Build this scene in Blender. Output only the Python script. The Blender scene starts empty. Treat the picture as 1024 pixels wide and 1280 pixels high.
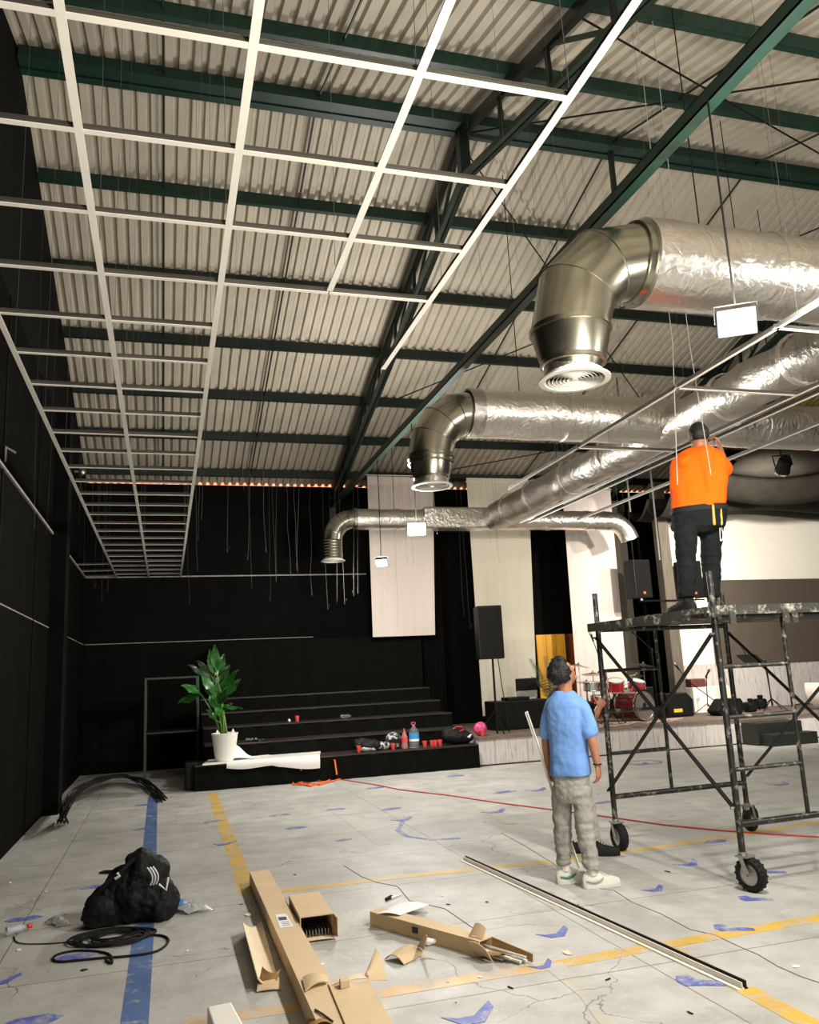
import bpy, bmesh, math, random
from mathutils import Vector, Matrix, noise

# ------------------------------------------------------------------ scene, camera, world, exposure
scene = bpy.context.scene
COL = scene.collection
scene.view_settings.view_transform = 'Standard'
scene.view_settings.look = 'None'
scene.view_settings.gamma = 1.0
scene.view_settings.use_curve_mapping = False
scene.view_settings.exposure = 0.08

FPX, YAW, PITCH, ROLL, CAM_H = 1026.437, 0.29257744, 0.19371853, -0.04892092, 1.62
_f = Vector((math.sin(YAW)*math.cos(PITCH), math.cos(YAW)*math.cos(PITCH), math.sin(PITCH)))
_r0 = Vector((math.cos(YAW), -math.sin(YAW), 0)); _u0 = _r0.cross(_f)
CR = math.cos(ROLL)*_r0 + math.sin(ROLL)*_u0
CU = -math.sin(ROLL)*_r0 + math.cos(ROLL)*_u0
CF = _f
CO = Vector((0, 0, CAM_H))
cam_d = bpy.data.cameras.new('camera'); cam = bpy.data.objects.new('camera', cam_d); COL.objects.link(cam)
cam_d.sensor_fit = 'HORIZONTAL'; cam_d.sensor_width = 36.0; cam_d.lens = FPX/1024*36.0
cam_d.clip_start = 0.05; cam_d.clip_end = 200
rm = Matrix((CR, CU, -CF)).transposed()
cam.matrix_world = Matrix.Translation(CO) @ rm.to_4x4()
scene.camera = cam

world = bpy.data.worlds.new('dusk_outside'); scene.world = world
world.use_nodes = True
bg = world.node_tree.nodes['Background']
bg.inputs[0].default_value = (1.0, 0.33, 0.16, 1); bg.inputs[1].default_value = 2.2

LAMP_W = 430.0        # floodlights hanging under the roof
UP_W = 1100.0         # added unseen uplight aimed at the roof
STAGE_W = 1500.0       # stage floods

def at(x, y, ax, val):
    """world point seen at photo position (x, y) on the plane  ax = val"""
    d = CF + CR*((x-512)/FPX) - CU*((y-640)/FPX)
    i = 'xyz'.index(ax); t = (val-CO[i])/d[i]
    return CO + d*t
def F(x, y, z=0.0): return at(x, y, 'z', z)
def lin(c):
    c = c/255.0
    return c/12.92 if c <= 0.04045 else ((c+0.055)/1.055)**2.4
def rgb(r, g, b): return (lin(r), lin(g), lin(b), 1.0)
V = Vector
rnd = random.Random(7)

# ------------------------------------------------------------------ materials
MATS = {}
def mat(name, col, rough=0.6, metal=0.0, var=0.0, vscale=6.0, bump=0.0, bscale=40.0, spec=0.5, emit=None, estr=0.0,
        trans=0.0, alpha=1.0, stretch=(1,1,1), dirt=None, dscale=8.0, damt=0.5, objrand=0.0, coat=0.0, sub=0.0):
    if name in MATS: return MATS[name]
    m = bpy.data.materials.new(name); m.use_nodes = True
    nt = m.node_tree; N = nt.nodes; Lk = nt.links; b = N['Principled BSDF']
    b.inputs['Base Color'].default_value = col; b.inputs['Roughness'].default_value = rough
    b.inputs['Metallic'].default_value = metal; b.inputs['Specular IOR Level'].default_value = spec
    b.inputs['Transmission Weight'].default_value = trans; b.inputs['Alpha'].default_value = alpha
    b.inputs['Coat Weight'].default_value = coat
    if emit: b.inputs['Emission Color'].default_value = emit; b.inputs['Emission Strength'].default_value = estr
    tc = N.new('ShaderNodeTexCoord'); mp = N.new('ShaderNodeMapping'); mp.inputs['Scale'].default_value = stretch
    Lk.new(tc.outputs['Object'], mp.inputs['Vector'])
    src = None
    if var > 0:
        nz = N.new('ShaderNodeTexNoise'); nz.inputs['Scale'].default_value = vscale; nz.inputs['Detail'].default_value = 6
        Lk.new(mp.outputs[0], nz.inputs['Vector'])
        mr = N.new('ShaderNodeMapRange'); mr.inputs[1].default_value = 0.3; mr.inputs[2].default_value = 0.7
        mr.inputs[3].default_value = 1-var; mr.inputs[4].default_value = 1+var
        Lk.new(nz.outputs[0], mr.inputs[0])
        hs = N.new('ShaderNodeHueSaturation'); hs.inputs['Color'].default_value = col
        Lk.new(mr.outputs[0], hs.inputs['Value']); src = hs.outputs[0]
    if objrand > 0:
        oi = N.new('ShaderNodeObjectInfo'); mr = N.new('ShaderNodeMapRange'); mr.inputs[3].default_value = 1-objrand; mr.inputs[4].default_value = 1+objrand
        Lk.new(oi.outputs['Random'], mr.inputs[0])
        hs = N.new('ShaderNodeHueSaturation'); hs.inputs['Color'].default_value = col
        if src: Lk.new(src, hs.inputs['Color'])
        Lk.new(mr.outputs[0], hs.inputs['Value']); src = hs.outputs[0]
    if dirt:
        nz = N.new('ShaderNodeTexNoise'); nz.inputs['Scale'].default_value = dscale; nz.inputs['Detail'].default_value = 8; nz.inputs['Roughness'].default_value = 0.65
        Lk.new(mp.outputs[0], nz.inputs['Vector'])
        mr = N.new('ShaderNodeMapRange'); mr.inputs[1].default_value = 1-damt-0.04; mr.inputs[2].default_value = 1-damt+0.08
        Lk.new(nz.outputs[0], mr.inputs[0])
        mx = N.new('ShaderNodeMix'); mx.data_type = 'RGBA'; mx.inputs[6].default_value = col; mx.inputs[7].default_value = dirt
        if src: Lk.new(src, mx.inputs[6])
        Lk.new(mr.outputs[0], mx.inputs[0]); src = mx.outputs[2]
    if src: Lk.new(src, b.inputs['Base Color'])
    if bump > 0:
        nz = N.new('ShaderNodeTexNoise'); nz.inputs['Scale'].default_value = bscale; nz.inputs['Detail'].default_value = 5
        Lk.new(mp.outputs[0], nz.inputs['Vector'])
        bp = N.new('ShaderNodeBump'); bp.inputs['Strength'].default_value = bump; bp.inputs['Distance'].default_value = 0.02
        Lk.new(nz.outputs[0], bp.inputs['Height']); Lk.new(bp.outputs[0], b.inputs['Normal'])
    MATS[name] = m; return m

def floor_nodes(m, paint=None, wear=0.35):
    """bare worn concrete with saw cuts and cracks; with paint: the same slab under worn paint or tape"""
    m.use_nodes = True; nt = m.node_tree; N = nt.nodes; L = nt.links; b = N['Principled BSDF']
    g = N.new('ShaderNodeNewGeometry'); P = g.outputs['Position']
    def noi(s, d=6, r=0.55, vec=P, dist=0.0):
        n = N.new('ShaderNodeTexNoise'); n.inputs['Scale'].default_value = s; n.inputs['Detail'].default_value = d
        n.inputs['Roughness'].default_value = r; n.inputs['Distortion'].default_value = dist; L.new(vec, n.inputs['Vector']); return n.outputs[0]
    def rng(v, a, b_, c, d):
        n = N.new('ShaderNodeMapRange'); n.inputs[1].default_value = a; n.inputs[2].default_value = b_; n.inputs[3].default_value = c; n.inputs[4].default_value = d
        L.new(v, n.inputs[0]); return n.outputs[0]
    def mix(fac, a, c, mode='MIX'):
        n = N.new('ShaderNodeMix'); n.data_type = 'RGBA'; n.blend_type = mode
        if isinstance(fac, float): n.inputs[0].default_value = fac
        else: L.new(fac, n.inputs[0])
        for i, q in ((6, a), (7, c)):
            if isinstance(q, tuple): n.inputs[i].default_value = q
            else: L.new(q, n.inputs[i])
        return n.outputs[2]
    def mth(op, a, c=None):
        n = N.new('ShaderNodeMath'); n.operation = op
        for i, q in enumerate((a, c)):
            if q is None: continue
            if isinstance(q, (int, float)): n.inputs[i].default_value = q
            else: L.new(q, n.inputs[i])
        return n.outputs[0]
    base = mix(rng(noi(0.55, 5), .35, .65, 0, 1), (.40, .395, .37, 1), (.56, .555, .52, 1))
    base = mix(rng(noi(3.1, 8, .65), .42, .62, 0, .55), base, (.33, .325, .30, 1))
    base = mix(rng(noi(14, 5, .7), .58, .72, 0, .5), base, (.66, .65, .62, 1))
    base = mix(rng(noi(1.3, 6, .6, dist=1.0), .60, .72, 0, .55), base, (.22, .215, .20, 1))
    # dark specks
    base = mix(rng(noi(38, 3, .6), .70, .76, 0, .6), base, (.12, .12, .11, 1))
    sx = N.new('ShaderNodeSeparateXYZ'); L.new(P, sx.inputs[0])
    def saw(v, per, off, w):
        a = mth('ADD', v, off); a = mth('DIVIDE', a, per); fr = mth('FRACT', a); d = mth('SUBTRACT', fr, .5); d = mth('ABSOLUTE', d)
        return mth('GREATER_THAN', d, .5 - w/per)
    wob = mth('MULTIPLY', noi(2.0, 3), .02)
    j1 = saw(mth('ADD', sx.outputs[1], wob), 1.17, .35, .0045); j2 = saw(mth('ADD', sx.outputs[0], wob), 3.5, .95, .004)
    # cracks
    vo = N.new('ShaderNodeTexVoronoi'); vo.feature = 'DISTANCE_TO_EDGE'; vo.inputs['Scale'].default_value = .62
    dn = N.new('ShaderNodeTexNoise'); dn.inputs['Scale'].default_value = 1.6; dn.inputs['Detail'].default_value = 6; L.new(P, dn.inputs['Vector'])
    vm = N.new('ShaderNodeVectorMath'); vm.operation = 'MULTIPLY_ADD'; vm.inputs[1].default_value = (.9, .9, 0)
    L.new(dn.outputs[1], vm.inputs[0]); L.new(P, vm.inputs[2]); L.new(vm.outputs[0], vo.inputs['Vector'])
    cr = mth('LESS_THAN', vo.outputs['Distance'], .0016)
    cr = mth('MULTIPLY', cr, mth('GREATER_THAN', noi(.7, 2), .52))
    cuts = mth('MAXIMUM', mth('MAXIMUM', j1, j2), cr)
    base = mix(mth('MULTIPLY', cuts, .8), base, (.09, .088, .08, 1))
    rough = rng(noi(2.2, 5), .3, .7, .42, .68)
    if paint:
        w = rng(noi(6.5, 8, .75), wear, wear+.16, 0, .93)
        pc = mix(rng(noi(3, 4), .3, .7, 0, 1), paint, tuple(q*.75 for q in paint[:3])+(1,))
        base = mix(w, base, pc)
    L.new(base, b.inputs['Base Color']); L.new(rough, b.inputs['Roughness'])
    bp = N.new('ShaderNodeBump'); bp.inputs['Strength'].default_value = .25; bp.inputs['Distance'].default_value = .01
    h = mth('SUBTRACT', noi(22, 6), mth('MULTIPLY', cuts, .8)); L.new(h, bp.inputs['Height']); L.new(bp.outputs[0], b.inputs['Normal'])
    return m
m_floor = floor_nodes(bpy.data.materials.new('concrete'))
m_yel = floor_nodes(bpy.data.materials.new('yellow_paint'), rgb(222, 180, 62), .36)
m_yel2 = floor_nodes(bpy.data.materials.new('faded_yellow_paint'), rgb(214, 196, 120), .52)
m_org = floor_nodes(bpy.data.materials.new('orange_yellow_paint'), rgb(226, 180, 104), .40)
m_blue = floor_nodes(bpy.data.materials.new('blue_tape'), rgb(64, 102, 158), .30)
m_mark = floor_nodes(bpy.data.materials.new('blue_violet_tape'), rgb(84, 100, 190), .36)

def foil(name, col, rough, crinkle, scale):
    m = bpy.data.materials.new(name); m.use_nodes = True; nt = m.node_tree; N = nt.nodes; L = nt.links; b = N['Principled BSDF']
    b.inputs['Base Color'].default_value = col; b.inputs['Metallic'].default_value = 1.0; b.inputs['Roughness'].default_value = rough
    tc = N.new('ShaderNodeTexCoord')
    n1 = N.new('ShaderNodeTexNoise'); n1.inputs['Scale'].default_value = scale; n1.inputs['Detail'].default_value = 7; n1.inputs['Roughness'].default_value = .6; n1.inputs['Distortion'].default_value = 1.2
    L.new(tc.outputs['Object'], n1.inputs['Vector'])
    v1 = N.new('ShaderNodeTexVoronoi'); v1.inputs['Scale'].default_value = scale*2.2; v1.feature = 'DISTANCE_TO_EDGE'; L.new(n1.outputs[1], v1.inputs['Vector']); L.new(tc.outputs['Object'], v1.inputs['Vector'])
    ad = N.new('ShaderNodeMath'); ad.operation = 'MULTIPLY_ADD'; ad.inputs[1].default_value = .35; L.new(v1.outputs[0], ad.inputs[0]); L.new(n1.outputs[0], ad.inputs[2])
    bp = N.new('ShaderNodeBump'); bp.inputs['Strength'].default_value = crinkle; bp.inputs['Distance'].default_value = .03
    L.new(ad.outputs[0], bp.inputs['Height']); L.new(bp.outputs[0], b.inputs['Normal'])
    mr = N.new('ShaderNodeMapRange'); mr.inputs[3].default_value = max(rough-.1, .05); mr.inputs[4].default_value = rough+.14; L.new(n1.outputs[0], mr.inputs[0]); L.new(mr.outputs[0], b.inputs['Roughness'])
    MATS[name] = m; return m
m_foil = foil('crinkled_foil', (.80, .76, .70, 1), .30, .55, 5.0)
m_foil_dark = foil('dull_foil', (.50, .47, .43, 1), .36, .7, 4.0)
m_galv = None

m_galv = mat('galvanised_sheet', (.40, .38, .31, 1), .27, metal=1.0, var=.10, vscale=4)
m_roof = mat('roof_sheet_paint', rgb(172, 164, 148), .62, var=.10, vscale=1.6, objrand=.06, bump=.05, bscale=9)
m_sky = mat('yellowed_fibreglass_sheet', rgb(226, 204, 120), .45, var=.1)
m_green = mat('green_steel_paint', rgb(12, 44, 33), .45, var=.25, vscale=5, dirt=rgb(20, 24, 20), dscale=5, damt=.42)
m_dgreen = mat('dark_green_steel_paint', rgb(10, 25, 20), .5, var=.25, vscale=5)
m_blackwall = mat('black_wall_paint', rgb(9, 9, 8), .85, spec=.1, var=.3, vscale=3, bump=.1)
m_lwall = mat('charcoal_wall_paint', rgb(11, 11, 9), .88, spec=.04, var=.25, vscale=3, bump=.1, bscale=12, dirt=rgb(17, 17, 14), dscale=3, damt=.36)
m_black = mat('black_cloth', rgb(12, 13, 11), .92, spec=.1, var=.25, vscale=8, bump=.3, bscale=14)
m_swag = mat('black_swag_cloth', rgb(44, 41, 35), .9, spec=.15, var=.2, vscale=4)
m_tee = mat('white_tee_enamel', rgb(240, 236, 226), .4, var=.03)
m_trim = mat('grey_wall_angle', rgb(150, 146, 136), .5, var=.3, vscale=9)
m_wire = mat('bright_steel_wire', rgb(190, 188, 180), .4, metal=.6)
m_fwire = mat('grey_steel_wire', rgb(96, 95, 90), .45, metal=.6)
m_web = mat('galvanised_tee_web', rgb(84, 82, 76), .5, metal=.3)
m_dwire = mat('dark_steel_rod', rgb(17, 17, 15), .6, spec=.2)
m_white = mat('white_powder_coat', rgb(236, 234, 226), .45)
m_diff = mat('off_white_diffuser_enamel', rgb(204, 202, 192), .55)
m_drape = mat('white_drape_cloth', rgb(226, 214, 206), .85, spec=.2, var=.05, vscale=3, bump=.15, bscale=30, stretch=(1, 1, .1), dirt=rgb(176, 166, 160), dscale=1.6, damt=.33)
m_drape2 = mat('cream_drape_cloth', rgb(226, 218, 200), .85, spec=.2, var=.05, vscale=3, bump=.15, bscale=30, stretch=(1, 1, .1), dirt=rgb(176, 168, 156), dscale=1.6, damt=.33)
m_plank = mat('whitewashed_plank', rgb(206, 200, 196), .7, var=.10, vscale=7, stretch=(6, 6, .5), dirt=rgb(150, 144, 142), dscale=5, damt=.42, objrand=.07)
m_deck = mat('stage_deck_carpet', rgb(120, 106, 96), .9, spec=.2, var=.2, vscale=8)
m_backdrop = mat('white_backdrop_paint', rgb(250, 244, 230), .7, var=.02)
m_screen = mat('grey_brown_panel', rgb(84, 74, 64), .75, var=.06, vscale=3)
m_pillar = mat('grey_timber', rgb(96, 88, 76), .75, var=.25, vscale=6, stretch=(5, 5, .4))
m_bpanel = mat('dark_brown_panel', rgb(56, 50, 40), .8, var=.1)
m_tread = mat('dark_wood_tread', rgb(34, 24, 20), .55, var=.3, vscale=7, stretch=(.4, 4, 4), dirt=rgb(84, 60, 52), dscale=4, damt=.42)
m_card = mat('cardboard', rgb(216, 192, 156), .85, spec=.2, var=.05, vscale=4, bump=.06, bscale=60)
m_card_in = mat('cardboard_inner', rgb(232, 216, 188), .85, spec=.2, var=.06, vscale=6)
m_card_dk = mat('cardboard_torn_edge', rgb(170, 134, 92), .9, spec=.2, var=.15, vscale=12)
m_paper = mat('white_paper', rgb(244, 243, 240), .7, spec=.2)
m_rubber = mat('black_rubber', rgb(22, 22, 21), .75, spec=.3)
m_blackp = mat('black_plastic', rgb(13, 13, 13), .5, spec=.25, var=.1)
m_grille = mat('speaker_grille', rgb(18, 17, 15), .8, spec=.2, bump=.4, bscale=120)
m_scaf = mat('spattered_black_steel', rgb(34, 35, 31), .45, metal=.2, var=.3, vscale=10, dirt=rgb(140, 138, 128), dscale=18, damt=.42)
m_scaf2 = mat('black_steel_brace', rgb(20, 20, 19), .5, metal=.2, var=.2)
m_plankdk = mat('paint_spattered_plank', rgb(52, 50, 44), .7, var=.3, vscale=8, dirt=rgb(172, 168, 156), dscale=11, damt=.42)
m_chrome = mat('chrome', (.8, .8, .8, 1), .15, metal=1.0)
m_steel = mat('dull_steel', (.45, .44, .42, 1), .38, metal=1.0, var=.15)
m_brass = mat('bronze_cymbal', (.42, .34, .22, 1), .3, metal=1.0)
m_red = mat('red_drum_lacquer', rgb(176, 22, 26), .2, coat=.6)
m_dred = mat('maroon_drum_lacquer', rgb(82, 16, 18), .25, coat=.6)
m_skinhd = mat('clear_drum_head', rgb(150, 138, 134), .18, trans=.55, var=.1)
m_cup = mat('red_plastic_cup', rgb(236, 82, 78), .4)
m_pink = mat('pink_film', rgb(226, 74, 120), .25, var=.3, vscale=16, dirt=rgb(120, 110, 190), dscale=14, damt=.42)
m_pet = mat('clear_pet', rgb(232, 240, 246), .06, trans=.9, spec=.6)
m_petw = mat('clear_plastic_film', rgb(226, 230, 232), .18, trans=.5, bump=.6, bscale=30)
m_lblue = mat('blue_label', rgb(60, 150, 214), .4)
m_lred = mat('red_label', rgb(226, 66, 66), .4)
m_leaf = mat('glossy_green_leaf', rgb(36, 92, 30), .38, var=.35, vscale=9, objrand=.2)
m_leafdk = mat('dark_green_leaf', rgb(24, 52, 24), .45, var=.3, vscale=9, objrand=.2)
m_stem = mat('green_stem', rgb(92, 128, 52), .5)
m_soil = mat('potting_soil', rgb(36, 28, 22), .95)
m_orange_c = mat('orange_cable', rgb(232, 106, 52), .5)
m_redc = mat('red_cable', rgb(206, 76, 62), .5)
m_skin = mat('skin', rgb(176, 122, 92), .5, var=.06, vscale=12)
m_skin2 = mat('tanned_skin', rgb(150, 98, 72), .5, var=.06, vscale=12)
m_hair = mat('black_hair', rgb(18, 15, 14), .55, bump=.6, bscale=70)
m_eye = mat('eye', rgb(30, 22, 20), .2)
m_lip = mat('lips', rgb(150, 84, 74), .5)
m_tshirt = mat('blue_tshirt', rgb(118, 160, 224), .9, spec=.15, var=.06, vscale=5, bump=.5, bscale=9, stretch=(1, 1, .35))
m_oshirt = mat('orange_tshirt', rgb(248, 96, 14), .9, spec=.15, var=.06, vscale=5, bump=.5, bscale=9, stretch=(.5, .5, 1))
m_dshirt = mat('dark_tshirt', rgb(26, 27, 30), .9, spec=.15, var=.1)
m_jeans = mat('washed_grey_jeans', rgb(164, 162, 154), .9, spec=.15, var=.12, vscale=9, bump=.4, bscale=14, dirt=rgb(134, 132, 126), dscale=6, damt=.42)
m_djeans = mat('dark_jeans', rgb(22, 25, 25), .9, spec=.15, var=.2, vscale=9, bump=.4, bscale=14)
m_sneak = mat('white_sneaker_leather', rgb(226, 224, 214), .55)
m_sneakg = mat('grey_sneaker_panel', rgb(170, 172, 164), .6)
m_swoosh = mat('green_panel', rgb(40, 130, 92), .5)
m_wood_y = mat('yellow_wood_panel', rgb(226, 166, 50), .6, var=.12, vscale=3, stretch=(4, 4, .4))
m_wood_o = mat('orange_brown_panel', rgb(150, 78, 30), .6, var=.12, vscale=3)
m_amplab = mat('amp_label', rgb(214, 180, 70), .4)
m_keycase = mat('red_brown_case', rgb(96, 50, 40), .6, var=.2)
m_jbl = mat('orange_badge', rgb(240, 90, 50), .4)
m_bag = mat('black_nylon', rgb(17, 17, 18), .7, spec=.3, var=.3, vscale=12, bump=.5, bscale=16)
m_bagw = mat('white_stripe', rgb(226, 226, 226), .6)
m_yellowt = mat('yellow_tool', rgb(190, 150, 60), .5)
m_tan = mat('tan_leather', rgb(120, 88, 60), .7)
m_bluebag = mat('blue_plastic_bag', rgb(52, 140, 206), .35, trans=.2, bump=.4, bscale=18)
m_mottled = mat('black_white_print', rgb(30, 30, 30), .7, dirt=rgb(220, 220, 220), dscale=18, damt=.47)

# ------------------------------------------------------------------ mesh helpers
def wloc(o):
    l = V((0, 0, 0))
    while o is not None:
        l += o.location; o = o.parent
    return l
def tag(o, label=None, cat=None, group=None, kind=None):
    if label: o['label'] = label
    if cat: o['category'] = cat
    if group: o['group'] = group
    if kind: o['kind'] = kind
    return o
def thing(name, label, cat, loc, group=None):
    o = bpy.data.objects.new(name, None); COL.objects.link(o); o.location = V(loc); o.empty_display_size = .1
    return tag(o, label, cat, group)
def frame(d):
    d = d.normalized(); a = V((0, 0, 1)) if abs(d.z) < .9 else V((1, 0, 0))
    u = a.cross(d).normalized(); return u, d.cross(u)

class MB:
    def __init__(s): s.v = []; s.f = []; s.smooth = []
    def add(s, vs, fs, sm=False):
        n = len(s.v); s.v += [V(q) for q in vs]; s.f += [tuple(i+n for i in q) for q in fs]; s.smooth += [sm]*len(fs); return s
    def box(s, c, size, rot=None):
        c = V(c); h = V(size)*.5; vs = []
        for sx in (-1, 1):
            for sy in (-1, 1):
                for sz in (-1, 1):
                    p = V((sx*h.x, sy*h.y, sz*h.z))
                    if rot is not None: p = rot @ p
                    vs.append(c+p)
        return s.add(vs, [(0, 1, 3, 2), (4, 6, 7, 5), (0, 4, 5, 1), (2, 3, 7, 6), (0, 2, 6, 4), (1, 5, 7, 3)])
    def bbox(s, a, b):
        a, b = V(a), V(b); return s.box((a+b)/2, (abs(b.x-a.x), abs(b.y-a.y), abs(b.z-a.z)))
    def bar(s, a, b, w, h, up=(0, 0, 1)):
        a, b = V(a), V(b); d = (b-a); L = d.length; d = d/L; up = V(up); x = d.cross(up).normalized(); z = x.cross(d)
        R = Matrix((x, d, z)).transposed(); return s.box((a+b)/2, (w, L, h), R)
    def poly(s, pts, th, up=(0, 0, 1)):
        """flat polygon (list of points) extruded by th along up"""
        n = len(pts); up = V(up)*th; vs = [V(p) for p in pts]+[V(p)+up for p in pts]
        fs = [tuple(reversed(range(n))), tuple(range(n, 2*n))]+[(i, (i+1) % n, n+(i+1) % n, n+i) for i in range(n)]
        return s.add(vs, fs)
    def ring(s, rings, closed=False, cap=True, sm=True):
        k = len(rings[0]); n0 = len(s.v); vs = [p for r in rings for p in r]; fs = []
        m = len(rings)
        for i in range(m if closed else m-1):
            j = (i+1) % m
            for t in range(k): fs.append((i*k+t, i*k+(t+1) % k, j*k+(t+1) % k, j*k+t))
        s.add(vs, fs, sm)
        if cap and not closed:
            s.add(rings[0], [tuple(reversed(range(k)))]); s.add(rings[-1], [tuple(range(k))])
        return s
    def tube(s, pts, r, seg=6, sm=True, cap=True):
        pts = [V(p) for p in pts]; rr = r if isinstance(r, (list, tuple)) else [r]*len(pts); rings = []; u = None
        for i, p in enumerate(pts):
            d = (pts[min(i+1, len(pts)-1)]-pts[max(i-1, 0)])
            if d.length < 1e-9: d = V((0, 0, 1))
            d.normalize()
            if u is None: u, w = frame(d)
            else:
                u = (u-d*u.dot(d))
                if u.length < 1e-6: u, w = frame(d)
                u.normalize(); w = d.cross(u)
            rings.append([p+(u*math.cos(2*math.pi*k/seg)+w*math.sin(2*math.pi*k/seg))*rr[i] for k in range(seg)])
        return s.ring(rings, cap=cap, sm=sm)
    def cyl(s, a, b, r, seg=12, r2=None, sm=True): return s.tube([a, b], [r, r if r2 is None else r2], seg, sm)
    def lathe(s, o, prof, ax=(0, 0, 1), seg=20, cap=True, sm=True):
        o = V(o); ax = V(ax).normalized(); u, w = frame(ax)
        rings = [[o+ax*h+(u*math.cos(2*math.pi*k/seg)+w*math.sin(2*math.pi*k/seg))*max(r, 1e-4) for k in range(seg)] for r, h in prof]
        return s.ring(rings, cap=cap, sm=sm)
    def ell(s, c, r, rot=None, seg=14, rows=9):
        c = V(c); rings = []
        for i in range(1, rows):
            t = math.pi*i/rows; ring = []
            for k in range(seg):
                p = V((r[0]*math.sin(t)*math.cos(2*math.pi*k/seg), r[1]*math.sin(t)*math.sin(2*math.pi*k/seg), -r[2]*math.cos(t)))
                ring.append(c+((rot @ p) if rot is not None else p))
            rings.append(ring)
        n = len(s.v); s.ring(rings, cap=False)
        bo = V((0, 0, -r[2])); to = V((0, 0, r[2]))
        if rot is not None: bo = rot @ bo; to = rot @ to
        s.add(rings[0]+[c+bo], [((k+1) % seg, k, seg) for k in range(seg)], True)
        s.add(rings[-1]+[c+to], [(k, (k+1) % seg, seg) for k in range(seg)], True)
        return s
    def limb(s, pts, rad, seg=14, sub=4, flat=None):
        """tapered limb through joints, catmull-rom smoothed, rounded ends"""
        pts = [V(p) for p in pts]; P = []; R = []
        n = len(pts)
        for i in range(n-1):
            p0, p1, p2, p3 = pts[max(i-1, 0)], pts[i], pts[i+1], pts[min(i+2, n-1)]
            r0, r1, r2, r3 = rad[max(i-1, 0)], rad[i], rad[i+1], rad[min(i+2, n-1)]
            for k in range(sub):
                t = k/sub
                f = lambda a, b, c, d: .5*((2*b)+(c-a)*t+(2*a-5*b+4*c-d)*t*t+(3*b-a-3*c+d)*t**3)
                P.append(f(p0, p1, p2, p3)); R.append(max(f(r0, r1, r2, r3), .002))
        P.append(pts[-1]); R.append(rad[-1])
        d0 = (P[0]-P[1]).normalized(); d1 = (P[-1]-P[-2]).normalized()
        pre = [(P[0]+d0*R[0]*a, R[0]*b) for a, b in ((.95, .3), (.7, .71), (.38, .92))]
        post = [(P[-1]+d1*R[-1]*a, R[-1]*b) for a, b in ((.38, .92), (.7, .71), (.95, .3))]
        P = [a for a, _ in pre]+P+[a for a, _ in post]; R = [b for _, b in pre]+R+[b for _, b in post]
        return s.tube(P, R, seg)
    def sheet(s, grid, th):
        """thick sheet from a grid of points: offset along local normals"""
        n, m = len(grid), len(grid[0]); g = [[V(p) for p in row] for row in grid]; top = []; bot = []
        for i in range(n):
            for j in range(m):
                a = g[min(i+1, n-1)][j]-g[max(i-1, 0)][j]; b = g[i][min(j+1, m-1)]-g[i][max(j-1, 0)]
                nn = a.cross(b); nn = nn.normalized() if nn.length > 1e-12 else V((0, 0, 1))
                top.append(g[i][j]+nn*th/2); bot.append(g[i][j]-nn*th/2)
        N = n*m; vs = top+bot; fs = []
        for i in range(n-1):
            for j in range(m-1):
                a, b, c, d = i*m+j, i*m+j+1, (i+1)*m+j+1, (i+1)*m+j
                fs.append((a, d, c, b)); fs.append((N+a, N+b, N+c, N+d))
        bd = [(0, j) for j in range(m)]+[(i, m-1) for i in range(1, n)]+[(n-1, j) for j in range(m-2, -1, -1)]+[(i, 0) for i in range(n-2, 0, -1)]
        ids = [i*m+j for i, j in bd]
        for q in range(len(ids)): a, b = ids[q], ids[(q+1) % len(ids)]; fs.append((a, b, N+b, N+a))
        return s.add(vs, fs, True)
    def build(s, name, m, parent=None, smooth=None, origin=None, fix=True, sharp=38):
        """vertices are in world space; the object's own origin goes to `origin` (default: centre of its base)"""
        if parent is not None:
            o0 = wloc(parent); org = V((0, 0, 0)); w0 = o0
        else:
            if origin is None:
                xs = [p.x for p in s.v]; ys = [p.y for p in s.v]; zs = [p.z for p in s.v]
                origin = V(((min(xs)+max(xs))/2, (min(ys)+max(ys))/2, min(zs)))
            org = V(origin); w0 = org
        me = bpy.data.meshes.new(name); me.from_pydata([tuple(p-w0) for p in s.v], [], s.f); me.update()
        if fix:
            bm = bmesh.new(); bm.from_mesh(me)
            bmesh.ops.remove_doubles(bm, verts=bm.verts, dist=1e-5)
            bmesh.ops.recalc_face_normals(bm, faces=bm.faces); bm.to_mesh(me); bm.free()
        sm = smooth if smooth is not None else any(s.smooth)
        if sm:
            for p in me.polygons: p.use_smooth = True
            try: me.set_sharp_from_angle(angle=math.radians(sharp))
            except Exception: pass
        me.materials.append(m)
        o = bpy.data.objects.new(name, me); COL.objects.link(o); o.location = org; o.parent = parent
        return o
def bevel(o, w=.01, seg=2):
    b = o.modifiers.new('bevel', 'BEVEL'); b.width = w; b.segments = seg; b.limit_method = 'ANGLE'; return o
def remesh(o, vox, smooth=4, fac=.5):
    r = o.modifiers.new('remesh', 'REMESH'); r.mode = 'VOXEL'; r.voxel_size = vox; r.use_smooth_shade = True
    if smooth:
        q = o.modifiers.new('smooth', 'SMOOTH'); q.iterations = smooth; q.factor = fac
    return o
def crumple(o, strength, size, name='lumps'):
    t = bpy.data.textures.new(name, 'CLOUDS'); t.noise_scale = size; t.noise_depth = 2
    d = o.modifiers.new('crumple', 'DISPLACE'); d.texture = t; d.strength = strength; d.mid_level = .5; d.texture_coords = 'LOCAL'
    return o
def struct(o): o['kind'] = 'structure'; return o
def cpy(o, loc, parent=None):
    c = o.copy(); COL.objects.link(c); c.location = V(loc); c.parent = parent; return c

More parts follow.
